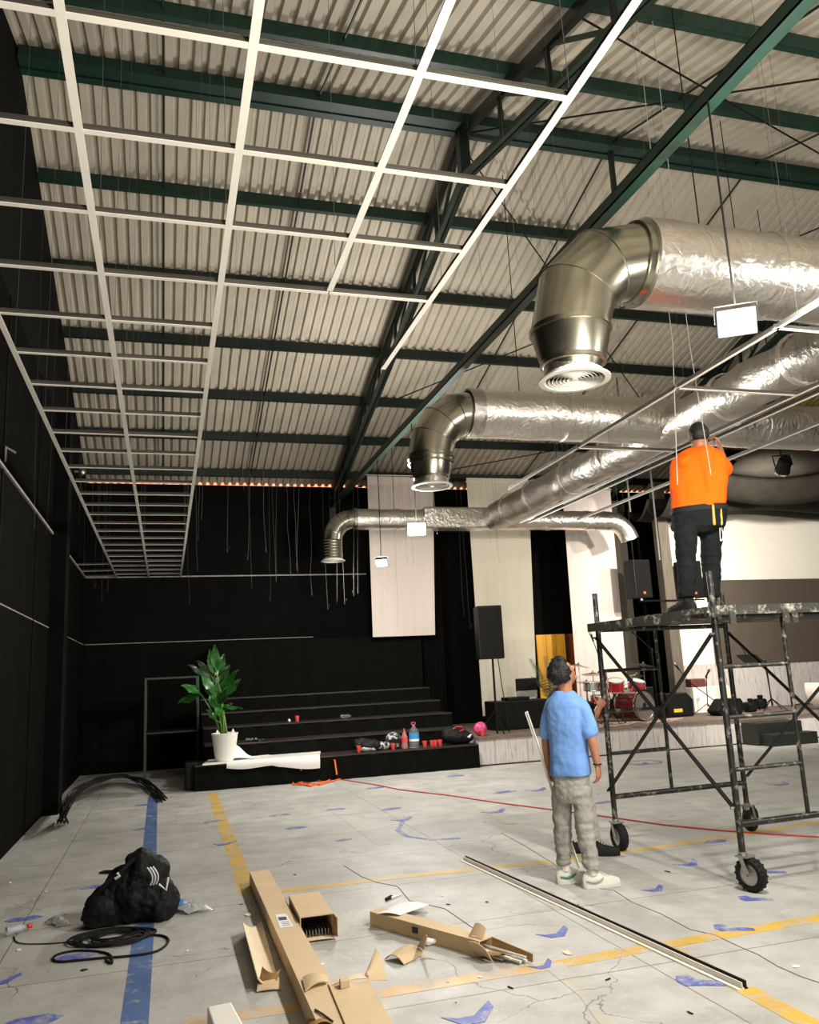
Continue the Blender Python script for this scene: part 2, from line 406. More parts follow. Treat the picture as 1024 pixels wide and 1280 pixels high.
# ================================================================== THE BUILDING
YB, YF = 17.5, -0.75          # back and front wall
XL, XR = -1.56, 19.0          # left and right wall
YR, ZR, ZE = 8.47, 8.40, 5.765 # ridge, eave at the back wall
SL = (ZR-ZE)/(YB-YR)
def roofz(y): return ZR-SL*abs(y-YR)

# floor
o = MB().bbox((XL-.3, YF-.3, -.2), (XR+.3, YB+.3, 0)).build('floor', m_floor, origin=(8, 8, -.2)); struct(o); FLOOR = o
# walls
def wallbox(name, a, b, m):
    o = MB().bbox(a, b).build(name, m); return struct(o)
wallbox('wall_back', (XL-.2, YB, 0), (XR+.2, YB+.03, ZE-.012), m_blackwall)
wallbox('wall_front', (XL-.2, YF-.1, 0), (XR+.2, YF, roofz(YF)-.01), m_blackwall)
WALL_L = wallbox('wall_left', (XL-.2, YF-.1, 0), (XL, YB+.03, 5.6), m_lwall)
for nm, x0, x1, m in (('wall_gable_left', XL-.2, XL-.02, m_blackwall), ('wall_right', XR, XR+.2, m_blackwall)):
    z0 = 5.6 if nm.endswith('left') else 0
    pts = [(x0, YF-.1, z0), (x0, YB+.03, z0), (x0, YB+.03, roofz(YB)), (x0, YR, ZR+.0), (x0, YF-.1, roofz(YF))]
    struct(MB().poly(pts, x1-x0, up=(1, 0, 0)).build(nm, m))
# pilasters along the left wall
for i, y in enumerate((12.35, 5.6)):
    struct(wallbox('trim_%d' % (i+1), (XL-.02, y, 0), (XL+.2, y+.42, 5.6), m_blackwall))
# thin wall angle and seams on the left and back wall
for i, (z, h, d, m) in enumerate(((3.78, .03, .025, m_trim), (2.47, .012, .008, m_trim), (.62, .01, .006, m_lwall))):
    mb = MB()
    for y0, y1 in ((6.05, 12.34), (12.79, YB-.01)): mb.bbox((XL-.005, y0, z), (XL+d, y1, z+h))
    struct(mb.build('trim_%d' % (i+3), m))
struct(MB().bbox((XL+.03, YB-.022, 3.79), (4.2, YB+.005, 3.815)).build('trim_6', m_trim))
struct(MB().bbox((XL+.03, YB-.008, 2.47), (3.0, YB+.005, 2.482)).build('trim_7', m_trim))
# vertical panel joints of the dark left wall
for i, y in enumerate((8.6, 10.9, 14.6, 16.2)):
    struct(MB().bbox((XL-.005, y, 0), (XL+.012, y+.05, 5.6)).build('trim_%d' % (i+8), m_blackwall))

# roof: corrugated sheets, six ribs each, lying on the purlins
ceil = bpy.data.objects.new('ceiling', None); COL.objects.link(ceil); struct(ceil); ceil.location = (0, YR, ZR)
PIT = .155; NR = 6; RH = .05
def sheet_mesh(name, sgn, y_end):
    prof = []
    for k in range(NR):
        x = k*PIT
        prof += [(x, 0), (x+.066, 0), (x+.086, RH), (x+.128, RH), (x+.148, 0)]
    prof.append((NR*PIT+.012, 0))
    ys = (YR, y_end); vs = []; fs = []; t = .004
    for dz in (0, t):
        for y in ys:
            for x, z in prof: vs.append((x, y-YR, roofz(y)-ZR+z+dz))
    n = len(prof)
    for i in range(n-1):
        fs.append((i, i+1, n+i+1, n+i)); fs.append((2*n+i, 3*n+i, 3*n+i+1, 2*n+i+1))
        fs.append((i, 2*n+i, 2*n+i+1, i+1)); fs.append((n+i, n+i+1, 3*n+i+1, 3*n+i))
    me = bpy.data.meshes.new(name); me.from_pydata(vs, [], fs)
    bm = bmesh.new(); bm.from_mesh(me); bmesh.ops.recalc_face_normals(bm, faces=bm.faces); bm.to_mesh(me); bm.free()
    me.materials.append(m_roof); return me
for sgn, ye in ((1, YB+.02), (-1, YF-.12)):
    me = sheet_mesh('roof_sheet', sgn, ye); me2 = me.copy(); me2.materials.clear(); me2.materials.append(m_sky)
    w = NR*PIT; n = int((XR+.2-(XL-.05))/w)+1
    for i in range(n):
        x = XL-.05+i*w
        sk = sgn > 0 and i in (15, 16)
        o = bpy.data.objects.new('roof_sheet', me2 if sk else me); COL.objects.link(o); o.parent = ceil; o.location = (x, 0, (i % 2)*.0045)
        if sk: o['label'] = 'yellowed translucent roof sheet'
o = MB().poly([(XL-.05, YR-.2, roofz(YR-.2)+.06), (XL-.05, YR, ZR+.07), (XL-.05, YR+.2, roofz(YR+.2)+.06), (XL-.05, YR+.2, roofz(YR+.2)+.07), (XL-.05, YR, ZR+.08), (XL-.05, YR-.2, roofz(YR-.2)+.07)], XR-XL, up=(1, 0, 0)).build('ridge_cap', m_roof, ceil)

# purlins (C section lying along the roof)
PUR = [(-4, 2.55), (-3, 4.08), (-2, 5.57), (-1, 7.02), (0, YR), (1, 9.97), (2, 11.45), (3, 12.83), (4, 14.22), (5, 15.52), (6, 16.85)]
names = {-4: 'fourth before', -3: 'third before', -2: 'second before', -1: 'first before', 1: 'first beyond', 2: 'second beyond', 3: 'third beyond', 4: 'fourth beyond', 5: 'fifth beyond', 6: 'sixth beyond'}
for k, y in PUR:
    z = roofz(y)-.002; mb = MB(); h = .17; y0 = y-.03
    if k == 0:
        for s in (-1, 1):
            yy = y+s*.10; zz = roofz(yy)-.002
            mb.bbox((XL, yy-.004, zz-h), (XR, yy+.004, zz)); mb.bbox((XL, yy-.05, zz-h), (XR, yy+.05, zz-h+.008))
        mb.bbox((XL, y-.06, z-h-.01), (XR, y+.06, z-h-.002))
        lab = 'green steel double purlin along the roof ridge'
    else:
        dz = SL*.06
        mb.bbox((XL, y0-.004, z-h), (XR, y0+.004, z-.012)); mb.bbox((XL, y0, z-h), (XR, y0+.07, z-h+.006)); mb.bbox((XL, y0, z-dz-.012), (XR, y0+.06, z-dz-.006))
        mb.bbox((XL, y0+.064, z-h), (XR, y0+.07, z-h+.025))
        lab = 'green steel roof purlin, %s the ridge' % names[k]
    tag(mb.build('roof_purlin', m_green if k in (-3, -2, -1, 0, 1) else m_dgreen), lab, 'beam', 'green roof purlins')

# trusses: scissor chords, webs and a horizontal tie
def truss(x, label, tie=True):
    t = thing('roof_truss', label, 'truss', (x, YR, ZE-.6))
    def topz(y): return roofz(y)-.23
    def botz(y): return topz(y)-.62+.36*min(abs(y-YR)/8.8, 1)
    for s in (1, -1):
        ye = YB-.12 if s > 0 else YF+.1
        MB().bar((x, YR, topz(YR)), (x, ye, topz(ye)), .09, .11).build('top_chord', m_dgreen, t)
        b = MB()
        for dx in (-.035, .035): b.bar((x+dx, YR, botz(YR)), (x+dx, ye, botz(ye)), .05, .07)
        b.build('bottom_chord', m_green, t)
        n = 8
        for i in range(n):
            ya = YR+(ye-YR)*i/n; yb = YR+(ye-YR)*(i+.5)/n; yc = YR+(ye-YR)*(i+1)/n
            if i: MB().bar((x, ya, topz(ya)), (x, ya+.02*s, botz(ya)), .045, .045, up=(0, 1, 0)).build('web_bar', m_dgreen, t)
            MB().bar((x, ya, topz(ya)), (x, yc, botz(yc)), .04, .04).build('web_bar', m_green, t)
    MB().bar((x, YR, topz(YR)+.1), (x, YR+.001, botz(YR)-.08), .13, .13, up=(0, 1, 0)).build('king_post', m_dgreen, t)
    if tie:
        b = MB(); zt = 5.25
        b.bbox((x-.05, YF+.02, zt), (x-.04, YB-.02, zt+.1)); b.bbox((x-.05, YF+.02, zt), (x+.05, YB-.02, zt+.01)); b.bbox((x-.05, YF+.02, zt+.092), (x+.05, YB-.02, zt+.1))
        b.build('tie_beam', m_green, t)
    MB().bbox((x-.07, YB-.14, 4.6), (x+.07, YB-.005, topz(YB)+.1)).build('bearing_post', m_dgreen, t)
    return t
XT1, XT2 = 3.47, 10.0
truss(XT1, 'green scissor roof truss nearest the white ceiling grid')
truss(XT2, 'green scissor roof truss to the right, above the near silver duct', tie=False)

# sag rods and bracing rods under the sheets
def rod(name, pts, r, m, label, cat, group=None):
    return tag(MB().tube(pts, r, 6).build(name, m), label, cat, group)
for x, where in ((-.08, 'above the left part of the ceiling grid'), (1.66, 'above the right part of the ceiling grid'), (5.55, 'just right of the middle truss'), (7.75, 'above the near silver duct')):
    rod('sag_rod', [(x, YF+.1, roofz(YF)-.08), (x, YR, ZR-.08), (x, YB-.1, roofz(YB)-.08)], .014, m_dgreen, 'thin dark sag rod under the roof sheets, '+where, 'rod', 'roof sag rods')
def rz(x, y, d=.26): return V((x, y, roofz(y)-d))
def rpath(a, b, n=6): return [rz(a[0]+(b[0]-a[0])*i/n, a[1]+(b[1]-a[1])*i/n) for i in range(n+1)]
for a, b, lab in (((3.5, 8.6), (9.95, 14.4), 'bracing rod running down from the ridge toward the far right truss'), ((3.5, 14.3), (9.95, 8.7), 'bracing rod climbing from the middle truss toward the ridge at right'),
                  ((3.5, 17.2), (9.95, 14.5), 'low bracing rod near the back wall'), ((3.5, 8.4), (9.95, 2.6), 'bracing rod on the near roof slope starting at the truss peak'), ((3.5, 5.6), (9.95, 8.3), 'bracing rod on the near roof slope rising to the right')):
    rod('bracing_rod', rpath(a, b), .011, m_dwire, 'thin dark '+lab, 'rod', 'roof bracing rods')
o = MB().bbox((5.52, YR-.02, 7.45), (5.58, YR+.03, ZR-.16)).build('hanger_bar', m_dgreen); tag(o, 'short dark steel hanger below the ridge purlin', 'hanger')

# ------------------------------------------------------------------ painted lines and tape marks on the floor
m_crack = mat('crack_grime', rgb(104, 101, 94), .9)
SN = [0]
def strip(name, pts, w, m, z=.0015):
    SN[0] += 1; z = .0006+.00012*SN[0]
    """a flat band of width w along floor points"""
    pts = [V((p[0], p[1], 0)) for p in pts]; L = []; R = []
    for i, p in enumerate(pts):
        d = (pts[min(i+1, len(pts)-1)]-pts[max(i-1, 0)]).normalized(); nn = V((-d.y, d.x, 0))
        L.append(p+nn*w/2); R.append(p-nn*w/2)
    mb = MB(); n = len(pts)
    for i in range(n-1):
        q = [L[i], R[i], R[i+1], L[i+1]]; mb.poly([p+V((0, 0, .0002)) for p in q], z)
    return mb.build(name, m, FLOOR)
strip('painted_line', [F(191, 996), F(186, 1080), F(178, 1180), F(166, 1300), (-.14, 2.2)], .135, m_blue)['label'] = 'long blue line'
strip('painted_line', [F(265, 991), F(280, 1032), F(300, 1085), F(310, 1118)], .135, m_yel)
strip('painted_line', [F(330, 1116), F(520, 1094), F(690, 1077)], .11, m_yel)
strip('painted_line', [F(690, 1077), F(830, 1058), F(1024, 1028), F(1150, 1010)], .10, m_yel)
strip('painted_line', [F(228, 1280), F(400, 1255), F(560, 1228), F(690, 1207)], .12, m_org, .0012)
strip('painted_line', [F(690, 1207), F(820, 1183), F(1024, 1148), F(1150, 1130)], .12, m_yel)
strip('painted_line', [F(836, 1187), F(920, 1230), F(1012, 1280), F(1100, 1330)], .12, m_yel)
strip('painted_line', [F(690, 1205), F(740, 1245), F(780, 1300)], .12, m_yel2)
strip('painted_line', [F(415, 1010), F(452, 1036), F(480, 1056)], .13, m_yel2)
strip('painted_line', [F(540, 985), F(600, 1008), F(640, 1030)], .12, m_yel2)
strip('painted_line', [F(640, 1141), F(715, 1130), F(760, 1122)], .08, m_yel2)
strip('painted_line', [F(800, 980), F(900, 997), F(960, 1004)], .10, m_yel2)
def mark(px, py, a, s=.13, kind=0):
    s *= .86
    c = F(px, py); c.z = 0
    def q(x, y): return c+V((x*math.cos(a)-y*math.sin(a), x*math.sin(a)+y*math.cos(a), .0003))*1.0
    if kind == 0: pts = [q(-s, s*.25), q(-s*.55, -.1*s), q(0, -s*.15), q(s, s*.75), q(s*.9, s*.2), q(s*.1, -s*.75), q(-s*.6, -s*.65)]
    elif kind == 1: pts = [q(-s, s*.2), q(-s*.85, s*.8), q(-s*.3, s*.85), q(-s*.1, s*.3), q(s, -.1*s), q(s*.95, -s*.55), q(0, -s*.4), q(-s*.8, -.35*s)]
    else: pts = [q(-s, 0), q(-s*.5, s*.45), q(s*.5, s*.5), q(s, .1*s), q(s*.6, -.35*s), q(-s*.6, -.4*s)]
    mb = MB(); mb.poly([(p.x, p.y, .0003) for p in pts], .0028); return mb.build('tape_mark', m_mark, FLOOR)
for px, py, a, s, k in ((818, 1111, .1, .12, 0), (945, 1124, -.25, .12, 1), (918, 1161, -.3, .13, 1), (694, 1166, .1, .14, 0), (877, 1228, -.3, .14, 1), (860, 1079, .1, .15, 0), (962, 1090, -.3, .13, 1),
                        (590, 1268, .1, .17, 0), (678, 1206, .2, .10, 0), (118, 1109, 0, .14, 2), (30, 1149, 0, .15, 2), (95, 1196, 0, .15, 2), (3, 1225, .2, .13, 0), (38, 1278, 0, .18, 2), (282, 1054, 0, .15, 0), (371, 1035, 0, .15, 2),
                        (180, 1036, 0, .15, 2), (182, 1006, 0, .16, 2), (268, 1027, 0, .15, 2), (350, 1019, 0, .16, 2), (420, 1012, 0, .16, 2), (490, 1011, .1, .16, 2), (504, 1024, .1, .16, 0), (619, 1014, .1, .2, 0), (672, 987, .1, .2, 0), (570, 970, 0, .18, 2), (632, 990, 0, .2, 2), (757, 1003, .1, .17, 2), (975, 980, .1, .22, 0), (895, 1052, 0, .14, 2), (800, 955, .1, .25, 0), (470, 985, 0, .18, 2), (430, 1050, 0, .1, 2)):
    mark(px, py, a+.0, s, k)
strip('floor_crack', [F(400+x*.609, 950+y*.609) for x, y in ((372, 150), (420, 176), (478, 212), (520, 246), (560, 262), (604, 268), (640, 292), (700, 316), (760, 348), (812, 360), (858, 382), (900, 400), (940, 424), (990, 446), (1040, 462))], .007, m_crack)
strip('floor_crack', [F(*q) for q in ((430, 1082), (452, 1096), (470, 1103), (497, 1108), (512, 1126), (556, 1136), (594, 1162))], .006, m_crack)
strip('painted_line', [F(505, 1025), F(497, 1038), F(510, 1046), F(540, 1050), F(575, 1048)], .05, m_mark)

# ================================================================== SUSPENDED CEILING GRID
ZG = 3.795
def tee(mb, a, b, fl=.034, hw=.036):
    a, b = V(a), V(b)
    mb.bar(a+V((0, 0, .0015)), b+V((0, 0, .0015)), fl, .003); mb.bar(a+V((0, 0, .003+hw/2)), b+V((0, 0, .003+hw/2)), .003, hw); mb.bar(a+V((0, 0, hw+.001)), b+V((0, 0, hw+.001)), .008, .006)
    mb.web = True; return mb
def teeb(mb, nm, parent):
    """white face flange, bare galvanised web"""
    o = mb.build(nm, m_tee, parent); o.data.materials.append(m_web); z0 = min(v.co.z for v in o.data.vertices)
    for p in o.data.polygons:
        if max(o.data.vertices[i].co.z for i in p.vertices) > z0+.006: p.material_index = 1
    return o
GX = [-.965, -.35, .275, .885, 1.497]
grid = thing('ceiling_grid', 'white suspended ceiling grid of bare metal tees running along the left wall', 'ceiling grid', (-.3, 9, ZG))
ends = {0: (1.2, 17.46), 1: (1.2, 17.46), 2: (1.2, 17.46), 3: (1.2, 4.31), 4: (1.2, 5.46)}
for i, x in enumerate(GX): teeb(tee(MB(), (x, ends[i][0], ZG), (x, ends[i][1], ZG)), 'main_tee', grid)
ROWS = [2.53-2*.603]+[2.53-.603]+[2.53+.6035*k for k in range(25)]
for k, y in enumerate(ROWS):
    for i in range(4):
        if i >= 2 and y > 4.5: continue
        teeb(tee(MB(), (GX[i]+.003, y, ZG+.0005), (GX[i+1]-.003, y, ZG+.0005), .030, .032), 'cross_tee', grid)
for y in (15.6, 16.5, 17.3): teeb(tee(MB(), (XL+.02, y, ZG), (GX[0], y-.08, ZG), .02, .03), 'cross_tee', grid)
grid2 = thing('ceiling_grid', 'unfinished white ceiling tees above the man in orange', 'ceiling grid', (4.6, 6, ZG))
for x, x2, y0, y1 in ((3.93, 4.07, 2.2, 9.2), (5.17, 5.2, 3.2, 11.4), (5.34, 5.34, 3.2, 11.4), (6.06, 6.06, 4.5, 11.2)):
    teeb(tee(MB(), (x, y0, ZG), (x2, y1, ZG), .026, .036), 'main_tee', grid2)
for x0, x1, y in ((3.94, 5.17, 4.30), (3.97, 5.17, 5.50), (4.02, 5.18, 7.30)):
    teeb(tee(MB(), (x0, y, ZG), (x1, y, ZG), .03, .03), 'cross_tee', grid2)

# hanging suspension wires
def wire(x, y, z, label, group, kink=.02, r=.0015, top=None):
    zt = (roofz(y)-.17) if top is None else top
    n = 7; k1, k2 = rnd.uniform(-1, 1)*kink, rnd.uniform(-1, 1)*kink
    pts = [V((x+k1*(i/n)**2*1.5+rnd.uniform(-.3, .3)*kink, y+k2*(i/n)**2, zt+(z-zt)*i/n)) for i in range(n+1)]
    pts[0] = V((x, y, zt))
    if rnd.random() < .5: pts.append(pts[-1]+V((rnd.uniform(-.05, .05), 0, .10)))
    return tag(MB().tube(pts, r, 5).build('hanging_wire', m_fwire), label, 'wire', group)
py = [p[1] for p in PUR]
W = 'thin steel suspension wire hanging '
for x in GX[:3]:
    for y in py[1:9]: wire(x, y, ZG+.03, W+'down to the left ceiling grid', 'wires holding the ceiling grid', .01)
for x in GX[3:]:
    for y in py[0:2]: wire(x, y, ZG+.03, W+'to the near right end of the ceiling grid', 'wires at the near end of the grid', .01)
for px, pyy, Y in ((37, 660, 9.97), (55, 668, 11.45), (97, 655, 11.45), (104, 724, 14.22), (120, 735, 15.5), (135, 740, 15.5), (128, 752, 16.8)):
    p = at(px, pyy, 'y', Y)
    if p.x < XL+.08: p.x = XL+.08
    wire(p.x, Y, p.z, W+'loose beside the dark left wall', 'loose wires by the left wall', .03)
for px, pyy, Y in ((234, 755, 16.85), (252, 676, 12.83), (258, 650, 11.45), (296, 612, 9.97), (243, 714, 14.22), (312, 735, 15.5), (338, 752, 16.85), (342, 728, 15.5), (350, 726, 14.22), (360, 722, 14.22), (369, 715, 14.22), (378, 713, 12.83), (391, 745, 15.52), (406, 762, 15.52), (424, 752, 14.22), (427, 755, 14.22), (447, 745, 14.22), (452, 742, 14.22), (316, 700, 12.83), (288, 690, 12.83), (328, 690, 11.45)):
    p = at(px, pyy, 'y', Y); wire(p.x, Y, p.z, W+'loose in front of the black back wall', 'loose wires before the back wall', .06)
for px, pyy, Y in ((506, 705, 14.22), (515, 707, 14.22), (586, 786, 15.52), (580, 770, 15.52), (622, 690, 12.83), (612, 680, 12.83), (545, 668, 11.45), (540, 790, 16.85), (628, 705, 14.22), (500, 785, 15.52)):
    p = at(px, pyy, 'y', Y); wire(p.x, Y, p.z, W+'loose in front of the white drapes', 'loose wires before the drapes', .05)
for px, pyy, Y, lab in ((847, 606, 5.57, 'in front of the left shoulder of the man in orange'), (889, 594, 5.57, 'slanting across the back of the man in orange')):
    p = at(px, pyy, 'y', Y); q = at(px-(6 if px < 860 else 27), 430, 'y', Y)
    pts = [V((q.x+.02, Y, roofz(Y)-.17)), V((q.x, Y, 5.4)), q, (q+p)/2, p]
    tag(MB().tube(pts, .0036, 5).build('hanging_wire', m_wire), 'bright steel wire hanging '+lab, 'wire', 'bright wires near the scaffold')
for px, pyy, Y in ((700, 592, 8.47), (707, 597, 8.47), (763, 560, 7.02), (783, 640, 11.45), (788, 560, 9.97), (731, 520, 7.02), (684, 430, 7.02), (640, 330, 5.57), (815, 250, 5.57), (600, 380, 7.02), (1005, 330, 7.02), (985, 220, 5.57), (700, 250, 5.57)):
    p = at(px, pyy, 'y', Y); wire(p.x, Y, p.z, W+'among the silver ducts', 'loose wires among the ducts', .03)
for x, y in ((3.95, 4.08), (4.01, 7.02), (5.18, 4.08), (5.19, 7.02), (5.2, 9.97), (5.34, 5.57), (5.34, 9.97), (6.06, 5.57), (6.06, 9.97)):
    wire(x, y, ZG+.03, W+'down to the unfinished tees above the scaffold', 'wires of the unfinished grid', .005)
# vertical struts by the stage opening
for px, y0, y1, Y, lab in ((785, 595, 640, 13.2, 'left'), (822, 585, 700, 13.6, 'right')):
    b = at(px+3, y1, 'y', Y); a = V((b.x, Y, roofz(Y)-.02))
    tag(MB().tube([a, b], .018, 6).build('hanging_strut', m_steel), 'grey steel strut hanging behind the scaffold, %s of two' % lab, 'strut', 'hanging struts')

# ================================================================== DUCTS
def elbow(mb, c0, ax0, ax1, R, r, nseg=4, seg=28, ang=math.pi/2):
    """gored elbow: from point c0 heading ax0, turning toward ax1"""
    ax0, ax1 = V(ax0), V(ax1); cen = V(c0)+ax1*R; side = ax0.cross(ax1); rings = []
    for i in range(nseg+1):
        a = ang*i/nseg; p = cen-ax1*R*math.cos(a)+ax0*R*math.sin(a)
        d = ax0*math.cos(a)+ax1*math.sin(a); inn = (cen-p).normalized(); k = 1/math.cos(ang/nseg/2) if 0 < i < nseg else 1
        rings.append([p+inn*math.cos(2*math.pi*t/seg)*r*k+side*math.sin(2*math.pi*t/seg)*r for t in range(seg)])
    mb.ring(rings, cap=False); return rings
def seams(t, rings, r):
    for g in rings[1:-1]: MB().tube(g+[g[0]], r, 5, cap=False).build('gore_seam', m_galv, t)
def ringband(o, ax, r, w, t=.012, seg=28): return MB().lathe(o, [(r-.01, -w/2), (r+t, -w/2), (r+t, w/2), (r-.01, w/2)], ax, seg, cap=False)
def diffuser(t, x, y, z, r):
    d = MB().lathe((x, y, z), [(r*.80, .05), (r*.86, .012), (r, 0), (r, -.012), (r*.84, -.014), (r*.78, .03)], (0, 0, 1), 40, cap=False).build('diffuser', m_diff, t); d['label'] = 'white round ceiling diffuser'
    for k in range(6):
        rr = r*(.71-.105*k); w = r*.055
        MB().lathe((x, y, z), [(rr-w/2, .016), (rr+w/2, -.006), (rr+w/2, -.002), (rr-w/2, .020), (rr-w/2, .016)], (0, 0, 1), 36, cap=False).build('diffuser_ring', m_diff, d)
    MB().lathe((x, y, z), [(r*.09, -.006), (r*.09, .02)], (0, 0, 1), 16).build('diffuser_hub', m_diff, d)
    MB().lathe((x, y, z+.034), [(r*.795, 0), (r*.795, .005)], (0, 0, 1), 24).build('throat_shade', m_rubber, d)  # black disc stands in for the shade inside the neck
def pipe(t, name, a, b, r, m, seg=36, lump=.012, cap=True):
    a, b = V(a), V(b); d = (b-a); n = max(2, int(d.length/.12)); u, w = frame(d.normalized()); rings = []
    for i in range(n+1):
        p = a+d*i/n; ring = []
        for k in range(seg):
            q = u*math.cos(2*math.pi*k/seg)+w*math.sin(2*math.pi*k/seg)
            s = noise.noise((p+q*r)*3.0)*lump+noise.noise((p+q*r)*9.0)*lump*.4
            ring.append(p+q*(r+s))
        rings.append(ring)
    return MB().ring(rings, cap=cap).build(name, m, t)
def taped(t, x, y, z, ax, r):
    ringband((x, y, z), ax, r, .07, .010, 36).build('foil_tape', m_foil, t)
XO = 3.04
# near branch
Y1, Z1, r1 = 5.49, 4.88, .365
t = thing('air_duct', 'large foil-wrapped air duct nearest the viewer, ending in an elbow and round diffuser', 'duct', (XO, Y1, 3.82))
pipe(t, 'insulated_pipe', (3.74, Y1, Z1), (6.6, Y1, Z1), r1, m_foil); taped(t, 5.0, Y1, Z1, (1, 0, 0), r1); taped(t, 6.1, Y1, Z1, (1, 0, 0), r1)
e = MB(); seams(t, elbow(e, (3.70, Y1, Z1), (-1, 0, 0), (0, 0, -1), .64, .315, 3), .007); e.build('elbow', m_galv, t, sharp=18)
ringband((3.72, Y1, Z1), (1, 0, 0), .325, .10, .012).build('elbow_collar', m_galv, t)
MB().lathe((XO+.02, Y1, 3.84), [(.20, 0), (.235, .09), (.25, .10), (.315, .36), (.315, .41)], (0, 0, 1), 36, cap=False).build('reducer', m_galv, t, sharp=18)
for zz, rr in ((3.95, .25), (4.22, .317)): ringband((XO+.02, Y1, zz), (0, 0, 1), rr, .03, .010, 36).build('seam_band', m_galv, t)
pipe(t, 'neck_wrap', (XO+.02, Y1, 3.845), (XO+.02, Y1, 3.93), .225, m_foil, 30, .02, False)
diffuser(t, XO+.02, Y1, 3.82, .28)
# middle branch
Y2, Z2, r2 = 9.16, 4.76, .305
t = thing('air_duct', 'middle foil-wrapped air duct with an elbow down to a round diffuser', 'duct', (XO, Y2, 3.82))
pipe(t, 'insulated_pipe', (3.66, Y2, Z2), (9.6, Y2, Z2), r2, m_foil); 
for x in (4.9, 7.9, 8.9): taped(t, x, Y2, Z2, (1, 0, 0), r2)
e = MB(); seams(t, elbow(e, (3.62, Y2, Z2), (-1, 0, 0), (0, 0, -1), .56, .27, 4), .006); e.build('elbow', m_galv, t, sharp=18)
ringband((3.64, Y2, Z2), (1, 0, 0), .30, .16, .012).build('elbow_collar', m_foil_dark, t)
MB().lathe((XO+.02, Y2, 3.84), [(.19, 0), (.21, .05), (.24, .16), (.272, .34), (.272, .37)], (0, 0, 1), 36, cap=False).build('reducer', m_galv, t, sharp=18)
for zz, rr in ((4.10, .272), (4.16, .274), (3.92, .215)): ringband((XO+.02, Y2, zz), (0, 0, 1), rr, .025, .008, 36).build('seam_band', m_galv, t)
pipe(t, 'neck_wrap', (XO+.02, Y2, 3.835), (XO+.02, Y2, 3.95), .21, m_foil, 30, .03, False)
diffuser(t, XO+.02, Y2, 3.82, .25)
# far branch
Y3, Z3, r3 = 15.5, 4.64, .205
t = thing('air_duct', 'far foil-wrapped air duct before the drapes with outlets at both ends', 'duct', (XO, Y3, 3.82))
pipe(t, 'insulated_pipe', (3.55, Y3, Z3), (9.15, Y3, Z3), r3, m_foil)
for x in (4.4, 7.7, 8.6): taped(t, x, Y3, Z3, (1, 0, 0), r3)
for o_ in [MB().bbox((4.9, Y3-.215, Z3-.205), (6.3, Y3+.215, Z3+.23)).build('boxed_joint', m_foil, t)]:
    bevel(o_, .05, 3); o_['label'] = 'foil boxed joint'
e = MB(); seams(t, elbow(e, (3.5, Y3, Z3), (-1, 0, 0), (0, 0, -1), .42, .19, 5), .006); e.build('elbow', m_galv, t, sharp=18)
ringband((3.53, Y3, Z3), (1, 0, 0), .21, .06, .012).build('elbow_collar', m_galv, t)
MB().lathe((3.08, Y3, 3.83), [(.19+(.006 if i % 2 else -.006), i*.028) for i in range(15)], (0, 0, 1), 28, cap=False).build('ribbed_neck', m_galv, t)
diffuser(t, 3.08, Y3, 3.82, .235)
e = MB(); rg = elbow(e, (9.12, Y3, Z3), (1, 0, 0), (0, 0, -1), .5, .2, 5, 28, 1.25); e.ring([rg[-1], [p+(rg[-1][0]*0+V((.3, 0, -.95)))*.08 for p in rg[-1]]], cap=False); e.build('elbow', m_foil, t, sharp=18)['label'] = 'foil elbow with an open end'
# main duct in depth
XM, ZM, rm_ = 6.42, 4.68, .27
t = thing('air_duct', 'long dull foil main air duct running in depth toward the far wall', 'duct', (XM, 9, ZM-.3))
pipe(t, 'insulated_pipe', (XM, 2.2, ZM), (XM, Y3-.2, ZM-.03), rm_, m_foil_dark, 36, .035)
for y in (4.2, 6.7, 7.9, 10.6, 11.9, 13.3, 14.4): taped(t, XM, y, ZM, (0, 1, 0), rm_+.01)
# strap hangers of the ducts
for x, y, z, lab in ((4.4, Y1, Z1+r1, 'near'), (4.3, Y2, Z2+r2, 'middle'), (4.35, Y3, Z3+r3, 'far'), (8.4, Y2, Z2+r2, 'middle'), (XM, 7.4, ZM+rm_, 'main'), (XM, 12.4, ZM+rm_, 'main')):
    tag(MB().tube([(x, y, z-.03), (x, y, roofz(y)-.05)], .006, 5).build('duct_hanger', m_dwire), 'thin dark rod carrying the %s silver duct' % lab, 'rod', 'duct hangers')

# ================================================================== FLOODLIGHTS
m_glow = mat('lamp_glass', (1, 1, 1, 1), .3, emit=(.93, .97, 1.0, 1), estr=40.0)
def flood(x, y, z, top, label, w=.28, aim=(0, -1, -.35), power=LAMP_W, col=(1, .95, .87), group='hanging floodlights'):
    t = thing('floodlight', label, 'lamp', (x, y, z), group)
    d = V(aim).normalized(); s = d.cross(V((0, 0, 1))).normalized(); u = s.cross(d); R = Matrix((s, -d, u)).transposed(); c = V((x, y, z))
    b = bevel(MB().box(c-d*.04, (w, .06, w*.72), R).build('housing', m_blackp, t), .008)
    for k in range(6): MB().box(c-d*.085+s*(k-2.5)*w/7, (.008, .04, w*.6), R).build('cooling_fin', m_blackp, b)
    g = MB().box(c-d*.006, (w*.88, .006, w*.6), R).build('lamp_glass', m_glow, t)
    MB().tube([c-d*.04+s*(w/2+.008), c-d*.04+s*(w/2+.008)+u*.11, c-d*.04-s*(w/2+.008)+u*.11, c-d*.04-s*(w/2+.008)], .006, 6).build('bracket', m_blackp, t)
    MB().tube([c-d*.04+u*.11, V((x, y, z+.3)), V((x, y, top))], .007, 6).build('drop_rod', m_dwire, t)
    l = bpy.data.lights.new('flood_light', 'POINT'); l.energy = power; l.color = col; l.shadow_soft_size = .11
    lo = bpy.data.objects.new('flood_light', l); COL.objects.link(lo); lo.parent = t; lo.location = d*.16
    return t
